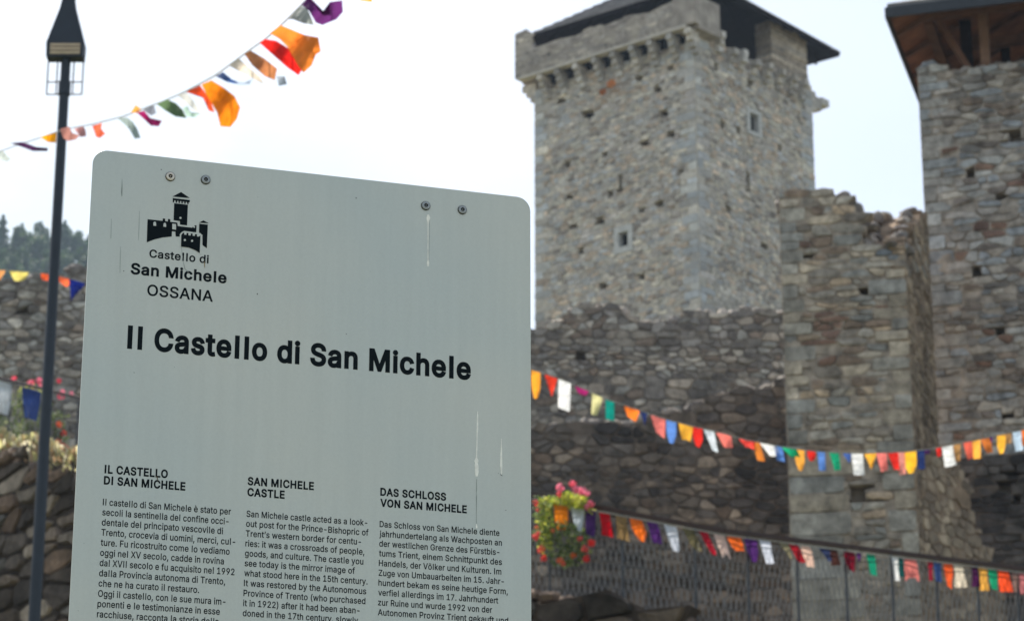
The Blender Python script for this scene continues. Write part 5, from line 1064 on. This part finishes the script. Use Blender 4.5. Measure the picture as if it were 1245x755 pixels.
    '95,369,313,356,328,340,341,321,350,298,355,271,357,240,357,0,296,0,296,235,293,263,286,286,273,304,256,318,235,326,210,329,184,326,161,317,141,303,126,283,117,257]],"o":[415,[207,-8,174,-5,144,3,117,16,93,35,72,58,56,85,44,116,37,150,34,187,37,225,44,260,56,291,72,318,93,341,117,360,144,374,174,382,207,384,241,382,271,374,299,360,323,341,343,318,359,291,371,260,379,225,381,187,379,150,371,116,359,85,343,58,323,35,299,16,271,3,241,-5],[207,46,231,49,252,55,270,66,285,80,298,97,307,117,314,139,318,163,319,187,318,212,314,236,307,258,298,278,285,296,270,310,252,321,231,328,207,330,184,328,163,321,145,310,130,296,118,278,108,258,102,236,98,212,96,187,98,163,102,139,108,117,118,97,130,80,145,66,163,55,184,49]],"p":[424,[53,-143,53,379,112,379,112,319,118,319,126,331,137,346,152,360,171,373,197,381,229,384,259,382,287,374,313,361,335,342,354,320,370,293,381,261,388,227,390,189,388,151,381,116,370,84,355,57,336,34,313,16,288,3,260,-6,229,-8,198,-5,173,4,153,17,138,31,127,46,118,59,114,59,114,-143],[220,47,242,49,262,55,279,66,294,80,306,97,316,117,323,139,327,163,328,189,327,215,323,239,316,261,307,281,295,298,280,311,262,322,243,328,220,330,198,328,178,322,161,312,147,299,134,282,125,263,118,241,114,216,113,189,114,162,118,138,125,115,135,95,147,78,162,65,179,55,198,49]],"q":[424,[372,-143,311,-143,311,59,306,59,298,46,287,31,272,17,252,4,227,-5,195,-8,165,-6,137,3,111,16,89,34,70,57,55,84,43,116,36,151,34,189,36,227,43,261,55,293,70,320,89,342,112,361,137,374,165,382,196,384,228,381,253,373,272,360,287,346,298,331,307,319,313,319,313,379,372,379],[205,47,226,49,246,55,263,65,278,78,290,95,299,115,306,138,310,162,312,189,310,216,306,241,300,263,290,282,278,299,263,312,246,322,227,328,205,330,182,328,162,322,145,311,130,298,118,281,108,261,102,239,98,215,96,189,98,163,102,139,109,117,118,97,130,80,145,66,162,55,182,49]],"r":[259,[53,0,53,379,112,379,112,321,115,321,130,347,152,367,171,377,191,383,213,385,229,384,243,384,243,322,230,324,219,325,207,326,182,323,159,315,140,301,126,284,117,262,114,237,114,0]],"s":[365,[182,-8,157,-7,133,-3,112,3,93,12,76,24,62,38,50,54,41,73,36,94,94,107,105,79,124,60,150,49,181,45,206,47,227,53,244,62,262,81,268,103,265,121,254,136,237,147,212,155,149,170,118,180,92,192,72,208,58,227,50,249,47,274,49,295,55,314,65,332,79,347,95,360,115,370,137,378,161,383,187,384,212,383,234,379,254,372,279,358,299,339,314,316,324,290,268,277,258,298,243,316,219,328,187,333,156,329,131,317,114,299,109,277,112,258,124,243,144,232,172,223,229,209,261,200,287,187,306,171,320,153,328,131,331,107,329,85,323,65,312,47,298,31,281,18,260,6,236,-2,210,-7]],"t":[227,[204,379,204,327,6,327,6,379],[65,471,126,471,126,98,128,76,136,61,150,53,170,50,185,51,202,54,213,2,203,-1,192,-3,180,-4,168,-4,138,-1,113,7,92,21,77,41,68,64,65,93]],"u":[410,[182,-5,158,-3,135,2,115,11,97,23,82,39,69,59,60,82,54,109,53,139,53,379,114,379,114,144,116,117,124,94,137,75,154,61,175,53,200,50,226,53,249,62,268,77,283,97,293,122,296,153,296,379,357,379,357,0,298,0,298,92,3'
    '07,92,294,60,277,35,257,17,234,5,209,-3]],"v":[389,[163,0,17,379,84,379,165,155,173,132,180,110,187,87,193,64,199,42,206,21,184,21,191,42,197,64,203,87,209,110,216,132,224,155,305,379,371,379,226,0]],"w":[567,[138,0,23,379,87,379,133,214,140,190,147,164,154,137,161,107,168,75,175,41,165,41,172,74,179,105,186,135,192,163,199,189,206,214,252,379,316,379,362,214,368,189,375,163,382,136,388,106,395,75,402,41,391,41,399,75,406,106,413,135,420,163,427,189,434,214,480,379,545,379,429,0,368,0,319,172,305,225,297,252,291,280,277,338,291,338,277,280,263,225,255,198,248,172,199,0]],"x":[378,[21,0,171,218,171,171,29,379,100,379,147,306,159,287,170,270,179,253,193,229,207,206,175,206,190,229,202,253,211,270,222,287,233,306,282,379,352,379,209,169,209,214,358,0,287,0,231,85,214,112,200,136,187,159,173,182,205,182,191,159,178,136,165,112,148,85,91,0]],"y":[389,[47,-139,61,-86,71,-87,88,-90,104,-89,118,-84,130,-74,141,-58,151,-36,163,-1,17,379,84,379,165,155,173,132,180,109,187,87,193,64,199,42,206,21,184,21,190,42,196,64,202,87,209,110,216,132,224,155,305,379,371,379,204,-58,191,-85,177,-107,159,-124,139,-136,117,-143,91,-145,77,-145,65,-143,54,-141]],"z":[380,[42,0,42,46,254,320,254,323,48,323,48,379,333,379,333,331,126,60,126,56,339,56,339,0]],"è":[404,[212,-8,177,-5,145,3,117,16,92,35,72,58,56,85,44,116,37,150,34,187,36,224,44,258,55,290,71,317,91,340,115,359,142,373,172,382,205,384,226,383,246,380,266,374,285,366,303,355,319,341,334,324,347,305,357,282,365,256,370,227,371,194,371,169,75,169,75,221,338,221,310,202,308,226,304,248,298,269,283,294,263,314,237,326,205,330,183,328,164,323,146,313,125,294,109,270,99,241,96,211,96,178,98,151,102,127,110,106,121,88,135,73,151,61,169,53,190,48,212,46,234,48,254,53,271,61,285,73,297,88,306,105,365,91,353,63,335,39,320,26,302,14,283,4,261,-3,237,-7],[180,429,114,529,182,529,230,429]],"ö":[415,[207,-8,174,-5,144,3,117,16,93,35,72,58,56,85,44,116,37,150,34,187,37,225,44,260,56,291,72,318,93,341,117,360,144,374,174,382,207,384,241,382,271,374,299,360,323,341,343,318,359,291,371,260,379,225,381,187,379,150,371,116,359,85,343,58,323,35,299,16,271,3,241,-5],[207,46,231,49,252,55,270,66,285,80,298,97,307,117,314,139,318,163,319,187,318,212,314,236,307,258,298,278,285,296,270,310,252,321,231,328,207,330,184,328,163,321,145,310,130,296,118,278,108,258,102,236,98,212,96,187,98,163,102,139,108,117,118,97,130,80,145,66,163,55,184,49],[279,443,264,446,251,455,242,468,239,483,242,499,251,512,264,520,279,523,295,520,308,512,317,499,320,483,317,468,308,455,295,446],[136,443,120,446,107,455,98,468,95,483,98,499,107,512,120,520,136,523,151,520,164,512,173,499,176,483,173,468,164,455,151,446]],"ü":[410,[182,-5,158,-3,135,2,115,11,97,23,82,39,69,59,60,82,54,109,53,139,53,379,114,379,114,144,116,117,124,94,137,75,154,61,175,53,200,50,226,53,249,62,268,77,283,97,293,122,296,153,296,379,357,379,357,0,298,0,298,92,307,92,294,60,277,35,257,17,234,5,209,-3],[277,443,261,446,248,455,239,468,236,483,239,499,248,512,261,520,277,523,292,520,305,51'
    '2,314,499,317,483,314,468,305,455,292,446],[133,443,118,446,104,455,96,468,93,483,96,499,104,512,118,520,133,523,149,520,162,512,170,499,173,483,170,468,162,455,149,446]],"’":[177,[52,318,82,509,151,509,98,318]]," ":[187]}')
_gc = {}
def glyph(ch, off):
    """triangles of one letter outline, made heavier by off (em/1000); overlapping contours are united"""
    k = (ch, off)
    if k in _gc: return _gc[k]
    V = []; E = []; loops = []
    for L_ in GLYPHS[ch][1:]:
        P = [(L_[i], L_[i + 1]) for i in range(0, len(L_), 2)]; n = len(P); Q = []
        for i in range(n):
            a, b, c = P[i - 1], P[i], P[(i + 1) % n]
            d0 = (b[0] - a[0], b[1] - a[1]); d1 = (c[0] - b[0], c[1] - b[1]); l0 = math.hypot(*d0) or 1; l1 = math.hypot(*d1) or 1
            n0 = (-d0[1] / l0, d0[0] / l0); n1 = (-d1[1] / l1, d1[0] / l1); m = (n0[0] + n1[0], n0[1] + n1[1]); q = max(.5, (m[0] ** 2 + m[1] ** 2) / 2)
            Q.append((b[0] + m[0] / q * off, b[1] + m[1] / q * off))
        loops.append(Q); o = len(V); V += Q; E += [(o + i, o + (i + 1) % n) for i in range(n)]
    if not V: _gc[k] = ([], []); return _gc[k]
    vs, es, fs, *_ = geometry.delaunay_2d_cdt([Vector(p) for p in V], E, [], 0, 1e-3)
    def wind(x, y):
        w = 0
        for Q in loops:
            for i in range(len(Q)):
                (x0, y0), (x1, y1) = Q[i - 1], Q[i]
                if (y0 <= y) != (y1 <= y):
                    xx = x0 + (y - y0) * (x1 - x0) / (y1 - y0)
                    if xx > x: w += 1 if y1 > y0 else -1
        return w
    F = [tuple(f) for f in fs if wind(sum(vs[i].x for i in f) / len(f), sum(vs[i].y for i in f) / len(f))]
    _gc[k] = ([(v.x, v.y) for v in vs], F); return _gc[k]
def build_sign():
    f = Face(at(380, 470, 4.2), az(17.5)); Z = Vector((0, 0, 1))
    root = thing('information_sign', 'large grey-green metal information sign with dark Italian, English and German text', 'sign', tuple(f.pt(0, 0)))
    sl = f.px(113, 195)[0]; sr = f.px(645, 250)[0]; zt = (f.px(125, 182)[1] + f.px(632, 240)[1]) / 2; zb = .55; R = .0245; T = .004
    pm = bpy.data.materials.new('sign_enamel'); n, b, out = nodes(pm); N = n.nodes.new; K = n.links.new
    g = N('ShaderNodeNewGeometry'); mpn = N('ShaderNodeMapping'); mpn.inputs['Scale'].default_value = (60, 60, 3); K(g.outputs['Position'], mpn.inputs[0])
    t1 = N('ShaderNodeTexNoise'); t1.inputs['Scale'].default_value = 1; t1.inputs['Detail'].default_value = 6; K(mpn.outputs[0], t1.inputs['Vector'])
    t2 = N('ShaderNodeTexNoise'); t2.inputs['Scale'].default_value = 2.6; t2.inputs['Detail'].default_value = 5; K(g.outputs['Position'], t2.inputs['Vector'])
    t3 = N('ShaderNodeTexNoise'); t3.inputs['Scale'].default_value = 240; t3.inputs['Detail'].default_value = 3; K(g.outputs['Position'], t3.inputs['Vector'])
    cr = N('ShaderNodeValToRGB'); cr.color_ramp.elements[0].position = .35; cr.color_ramp.elements[1].position = .68; cr.color_ramp.elements[0].color = lin((194, 199, 193)); cr.color_ramp.elements[1].color = lin((203, 203, 193)); K(t2.outputs['Fac'], cr.inputs['Fac'])
    s_ = N('ShaderNodeMath'); s_.operation = 'ADD'; K(t1.outputs['Fac'], s_.inputs[0]); K(t3.outputs['Fac'], s_.inputs[1])
    mr = N('ShaderNodeMapRange'); mr.inputs['From Min'].default_value = .6; mr.inputs['From Max'].default_value = 1.4; mr.inputs['To Min'].default_value = .955; mr.inputs['To Max'].default_value = 1.04; K(s_.outputs[0], mr.inputs['Value'])
    hv = N('ShaderNodeHueSaturation'); K(mr.outputs[0], hv.inputs['Value']); K(cr.outputs[0], hv.inputs['Color']); K(hv.outputs[0], b.inputs['Base Color'])
    b.inputs['Roughness'].default_value = .42; b.inputs['Metallic'].default_value = .25; b.inputs['Specular IOR Level'].default_value = .5
    ink = mat('dark_ink', lin((12, 22, 28)), .8, var=.05, bump=0, spec=.15); steel = mat('steel_screw', lin((150, 152, 150)), .35, metal=.7, var=.15, scale=300, bump=0)
    dst = mat('dark_steel', lin((50, 52, 52)), .5, metal=.5, var=.1, bump=0); drip = mat('white_drip', lin((246, 244, 236)), .8, var=.15, scale=120, bump=0); grime = mat('grime', lin((70, 80, 80)), .9, var=.1, bump=0)
    scf = mat('scuff', lin((138, 146, 142)), .8, var=.1, bump=0); bronze = mat('bright_screw', lin((206, 196, 180)), .3, metal=.6, var=.15, scale=300, bump=0)
    # plate with rounded corners
    P = [(sl, zb), (sr, zb)]
    for cx, cz, a0 in ((sr - R, zt - R, 0), (sl + R, zt - R, 90)):
        for i in range(11): a = math.radians(a0 + 9 * i); P.append((cx + R * math.cos(a), cz + R * math.sin(a)))
    n_ = len(P); q = MB(); q.add([f.pt(a, z, 0) for a, z in P] + [f.pt(a, z, -T) for a, z in P], [tuple(range(n_)), tuple(range(n_, 2 * n_))[::-1]] + [(i, i + n_, (i + 1) % n_ + n_, (i + 1) % n_) for i in range(n_)])
    plate = q.build('panel', pm, root)
    bev = plate.modifiers.new('edge', 'BEVEL'); bev.width = .0008; bev.segments = 2; bev.limit_method = 'ANGLE'
    # posts behind
    for (xa, xb) in ((207, 250), (517, 562)):
        a = (f.px(xa, 217)[0] + f.px(xb, 219)[0]) / 2; q = MB(); q.box(f.pt(a - .045, -.1, -T - .001), f.u * .09, -f.n * .045, Z * (zt - .02 + .1)); q.build('support_post', M['lamp'], root)
    # screws: washer, cone, socket
    for x, y, mt in ((207, 215, bronze), (250, 219, steel), (517.5, 250.5, steel), (562, 255.5, steel)):
        s, z = f.px(x, y); q = MB()
        def disc(r0, r1, d0, d1, m=24):
            V = [f.pt(s + r0 * math.cos(2 * PI * i / m), z + r0 * math.sin(2 * PI * i / m), d0) for i in range(m)] + [f.pt(s + r1 * math.cos(2 * PI * i / m), z + r1 * math.sin(2 * PI * i / m), d1) for i in range(m)]
            return V, [(i, (i + 1) % m, m + (i + 1) % m, m + i) for i in range(m)]
        q.add(*disc(.0082, .0080, .0002, .0014)); w_ = q.build('screw', dst, root)
        q = MB(); q.add(*disc(.0076, .0066, .0008, .0030)); q.add(*disc(.0066, .0034, .0030, .0036)); q.add(*disc(.0034, .0030, .0036, .0012)); a = q.build('screw_head', mt, w_); a.location = (0, 0, 0)
        q = MB(); V, F = disc(.0034, .0001, .0014, .0015); q.add(V, F); a = q.build('screw_socket', dst, w_); a.location = (0, 0, 0)
        q = MB(); V, F = disc(.0014, .0008, .0016, .0032, 10); q.add(V, F + [tuple(range(10, 20))]); a = q.build('socket_pin', mt, w_); a.location = (0, 0, 0)
    # text: (string, left x, baseline y, right x, cap height px, weight, sheared lines handled by the plane itself)
    CAP = 509.0
    def text(body, x, y, xr, cap_m, off, name='text_line', s=None, z=None, yr=None):
        if s is None: s, z = f.px(x, y)
        # right end: same height z on the panel
        a = f.px(xr, y + (xr - x) * .09)[0]
        for _ in range(3):
            pyy = proj(f.pt(a, z))[1]; a = f.px(xr, pyy)[0]
        V = []; F = []; x = 0
        for ch in body:
            v_, f_ = glyph(ch, off); o = len(V); V += [(p[0] + x + off, p[1]) for p in v_]; F += [tuple(i + o for i in t) for t in f_]; x += GLYPHS[ch][0] + off * 1.2
        x0 = min(p[0] for p in V); x1 = max(p[0] for p in V); kx = (a - s) / (x1 - x0); ky = cap_m / CAP
        q = MB(); q.add([f.pt(s + (p[0] - x0) * kx, z + p[1] * ky, .00025) for p in V], F); o = q.build(name, ink, root); o['kind'] = 'stuff' if name == '' else 'thing'
        del o['kind']; return z
    mpp = abs(f.px(380, 470)[1] - f.px(380, 471)[1])
    text('Il Castello di San Michele', 154.5, 422.3, 572.6, 25.2 * mpp, 30, 'title')
    text('Castello di', 181.4, 312.8, 253.7, 9.4 * mpp, 20); text('San Michele', 158.7, 332.6, 275.4, 12.6 * mpp, 27); text('OSSANA', 178.8, 358.9, 258.8, 13.0 * mpp, 15)
    text('IL CASTELLO', 127, 574.6, 203.9, 8.9 * mpp, 31); text('DI SAN MICHELE', 126.1, 588.1, 225.2, 8.9 * mpp, 31)
    text('SAN MICHELE', 301, 588.9, 381.5, 8.7 * mpp, 31); text('CASTLE', 300.6, 602.2, 346, 8.7 * mpp, 31)
    text('DAS SCHLOSS', 462.3, 601.8, 542.3, 8.6 * mpp, 31); text('VON SAN MICHELE', 462.2, 615.2, 567.5, 8.6 * mpp, 31)
    def column(x0, y0, x1, y1, lines, cap):
        s0, z0 = f.px(x0, y0); s1, z1 = f.px(x1, y1); n_ = len(lines)
        for i, (b_, xr) in enumerate(lines):
            t = i / (n_ - 1); z = z0 + (z1 - z0) * t; s = s0 + (s1 - s0) * t
            X, Y_ = proj(f.pt(s, z)); text(b_, X, Y_, xr, cap * mpp, 13, s=s, z=z)
    column(124.9, 613.7, 117.7, 749.8, [('Il castello di San Michele è stato per', 280.6), ('secoli la sentinella del confine occi-', 277.9), ('dentale del principato vescovile di', 271), ('Trento, crocevia di uomini, merci, cul-', 285.8), ('ture. Fu ricostruito come lo vediamo', 279.1), ('oggi nel XV secolo, cadde in rovina', 272.1), ('dal XVII secolo e fu acquisito nel 1992', 285), ('dalla Provincia autonoma di Trento,', 273.7), ('che ne ha curato il restauro.', 242), ('Oggi il castello, con le sue mura im-', 274), ('ponenti e le testimonianze in esse', 267.2), ('racchiuse, racconta la storia della', 265.6)], 7.3)
    column(299.6, 627.8, 295, 748.4, [('San Michele castle acted as a look-', 446.5), ('out post for the Prince-Bishopric of', 448), ('Trent’s western border for centu-', 438.8), ('ries: it was a crossroads of people,', 443), ('goods, and culture. The castle you', 441.7), ('see today is the mirror image of', 431.5), ('what stood here in the 15th century.', 446.8), ('It was restored by the Autonomous', 445.2), ('Province of Trento (who purchased', 444.2), ('it in 1922) after it had been aban-', 437.1), ('doned in the 17th century, slowly', 435.3)], 7.1)
    column(461.5, 640.2, 459.3, 747.3, [('Das Schloss von San Michele diente', 607.2), ('jahrhundertelang als Wachposten an', 610.2), ('der westlichen Grenze des Fürstbis-', 607.2), ('tums Trient, einem Schnittpunkt des', 610.2), ('Handels, der Völker und Kulturen. Im', 609.5), ('Zuge von Umbauarbeiten im 15. Jahr-', 612.5), ('hundert bekam es seine heutige Form,', 617.4), ('verfiel allerdings im 17. Jahrhundert', 605.7), ('zur Ruine und wurde 1992 von der', 598.3), ('Autonomen Provinz Trient gekauft und', 617.9)], 7.0)
    # castle emblem (measured on a 705 px wide enlargement of the region 150..290)
    def E(x, y): return (150 + x * .1986, 225 + y * .1986)
    def shape(polys, m_, d, name, parent=None):
        q = MB()
        for pl in polys:
            V = [f.pt(*f.px(*E(x, y)), d) for x, y in pl]
            q.add(V, geometry.tessellate_polygon([[Vector((x, y, 0)) for x, y in pl]]))
        o = q.build(name, m_, parent or root)
        if parent: o.location = (0, 0, 0)
        return o
    def rc(x, y, w, h, sl_=.12): return [(x, y), (x + w, y + w * sl_), (x + w, y + h + w * sl_), (x, y + h)]
    teeth = [rc(302 + i * 17.6, 92 + i * 2.0, 9, 15) for i in range(7) if 302 + i * 17.6 < 404]
    left_wall = [(148, 210), (240, 220), (241, 205), (256, 207), (256, 222), (272, 224), (273, 208), (287, 210), (287, 226), (330, 231), (333, 252), (420, 262), (438, 247), (448, 248), (446, 290), (362, 286), (348, 298), (346, 317), (320, 316), (318, 286), (297, 284), (296, 316), (240, 322), (190, 334), (143, 352)]
    em = shape([[(300, 72), (353, 44), (407, 81)], [(302, 81), (407, 93), (406, 107), (402, 107), (302, 94)], [(311, 112), (395, 122), (390, 248), (346, 243), (346, 222), (307, 216)], left_wall,
           [(462, 232), (490, 217), (523, 235)], [(464, 238), (517, 243), (511, 388), (497, 378), (484, 368), (484, 306), (463, 294)]] + teeth, ink, .00025, 'castle_emblem')
    shape([[(345, 304), (357, 289), (372, 282), (470, 295), (480, 305), (476, 430), (440, 400), (400, 384), (346, 378)]], pm, .0004, 'emblem_outline', em)
    shape([[(354, 308), (362, 296), (372, 291), (372, 305), (386, 306), (386, 294), (398, 295), (398, 309), (412, 310), (412, 297), (424, 299), (424, 312), (438, 313), (438, 301), (450, 303), (450, 316), (460, 317), (472, 310), (467, 418), (440, 400), (400, 384), (352, 378)]], ink, .00055, 'emblem_wall', em)
    def circ(x, y, r): return [(x + r * math.cos(i * PI / 4), y + r * math.sin(i * PI / 4)) for i in range(8)]
    shape([circ(349, 203, 7), [(183, 250), (183, 233), (188, 226), (195, 226), (200, 234), (200, 252)], [(244, 256), (245, 240), (250, 233), (257, 234), (261, 241), (261, 258)], rc(299, 238, 23, 34), circ(433, 258, 6), circ(376, 338, 7), circ(420, 343, 7)], pm, .0007, 'emblem_window', em)
    # runs of bird lime and water, scratches
    def streak(pts, m_, d=.0003, name='white_streak'):
        kw = .75 if m_ is drip else .45 if m_ is scf else .5; L1 = [f.px(x - w * kw, y) for x, y, w in pts]; L2 = [f.px(x + w * kw, y) for x, y, w in pts]; V = [f.pt(*p, d) for p in L1] + [f.pt(*p, d) for p in L2]; n_ = len(pts)
        q = MB(); q.add(V, [(i, i + n_, i + 1 + n_, i + 1)[::-1] for i in range(n_ - 1)]); q.build(name, m_, root)
    streak([(580.7, 500, .4), (580.5, 510, 1.2), (580.4, 522, 1.4), (580, 528, .8), (579.8, 540, .9), (579.3, 556, 1.1), (579.2, 560, 3.4), (579.2, 563, 2.4), (579.4, 566, 3.2), (579.6, 574, 3.0), (579.6, 579, 1.6)], drip)
    streak([(609.6, 533, .5), (609.5, 548, 1.1), (609.3, 556, 1.6), (609.4, 566, 1.8), (609.6, 574, 1.3), (609.7, 577, .8)], drip)
    streak([(608.5, 576, .3), (609.6, 577.5, 1.6), (611, 578.5, .5)], dst)
    streak([(579.4, 582, .5), (579.3, 595, .9), (579.0, 600, .4), (579.2, 604, 1.1), (579.1, 625, .5), (579.1, 636, .6)], scf); streak([(579.2, 637, .9), (579.4, 640, 1.4), (579.6, 642, .6)], drip)
    streak([(520.4, 261, 1.4), (520.8, 265, 3.2), (520.6, 269, 2), (520.4, 273, .7), (520.3, 300, .6), (520.4, 316, .8), (520.4, 320, 2.0), (520.5, 324, 1.0)], drip); streak([(522, 268, .3), (521.8, 290, .4), (521.4, 317, .3)], scf)
    streak([(148.4, 218, .3), (148.3, 228, 1.2), (148.0, 234, 1.6), (148.2, 239, .7)], scf); streak([(169.5, 257, .3), (169, 275, .6), (168.4, 292, .4)], scf); streak([(135.4, 266, .3), (134.8, 290, .6)], scf); streak([(146.5, 300, .3), (146, 320, .6), (145.8, 332, .4)], scf)
    streak([(220.5, 300, .3), (221.5, 309, .5), (222.6, 318, .5), (224.8, 327, .8), (229, 331, 1.2)], scf); streak([(248.2, 318, .5), (248.7, 322, 1.2), (248.9, 326, .4)], mat('ochre_stain', lin((150, 130, 96)), .8, bump=0))
    streak([(190.5, 578, .6), (191.5, 582, 1.3), (192.3, 585, .5)], mat('brown_spot', lin((110, 100, 74)), .8, bump=0))
    rnd = random.Random(5)
    for x, y, w in [(312.8, 357.5, 1.6), (150.5, 329.5, 1.2), (196, 206.5, 1.2), (433, 241, 1.5), (163, 453, 1.1), (421, 406, 1.1), (313.5, 240, .8), (606, 575, 1.0), (615, 620, 1.1), (102, 660, 1.0), (95, 742, 1.0), (212, 446, .9), (597, 577, .7), (380, 500, .7), (240, 520, .6), (500, 380, .6), (560, 420, .7), (300, 300, .6), (450, 330, .6), (340, 540, .6)]:
        streak([(x - .2, y - w / 2, w * .5), (x, y, w), (x + .2, y + w / 2, w * .5)], dst if w > 1 else scf, name='speck')
build_sign()

# ------------------------------------------------------------------ haze
hz = MB(); hz.box((-640, -50, -2), (1280, 0, 0), (0, 880, 0), (0, 0, 240)); hm = bpy.data.materials.new('haze_volume'); hm.use_nodes = True; nt = hm.node_tree; nt.nodes.clear()
ou = nt.nodes.new('ShaderNodeOutputMaterial'); pv = nt.nodes.new('ShaderNodeVolumePrincipled'); pv.inputs['Color'].default_value = (.60, .77, 1, 1); pv.inputs['Density'].default_value = .00018; pv.inputs['Anisotropy'].default_value = .2
nt.links.new(pv.outputs[0], ou.inputs['Volume']); h_ = hz.build('haze', hm); h_['kind'] = 'stuff'; h_['label'] = 'thin pale summer haze between the camera and the wooded hill'; h_['category'] = 'haze'
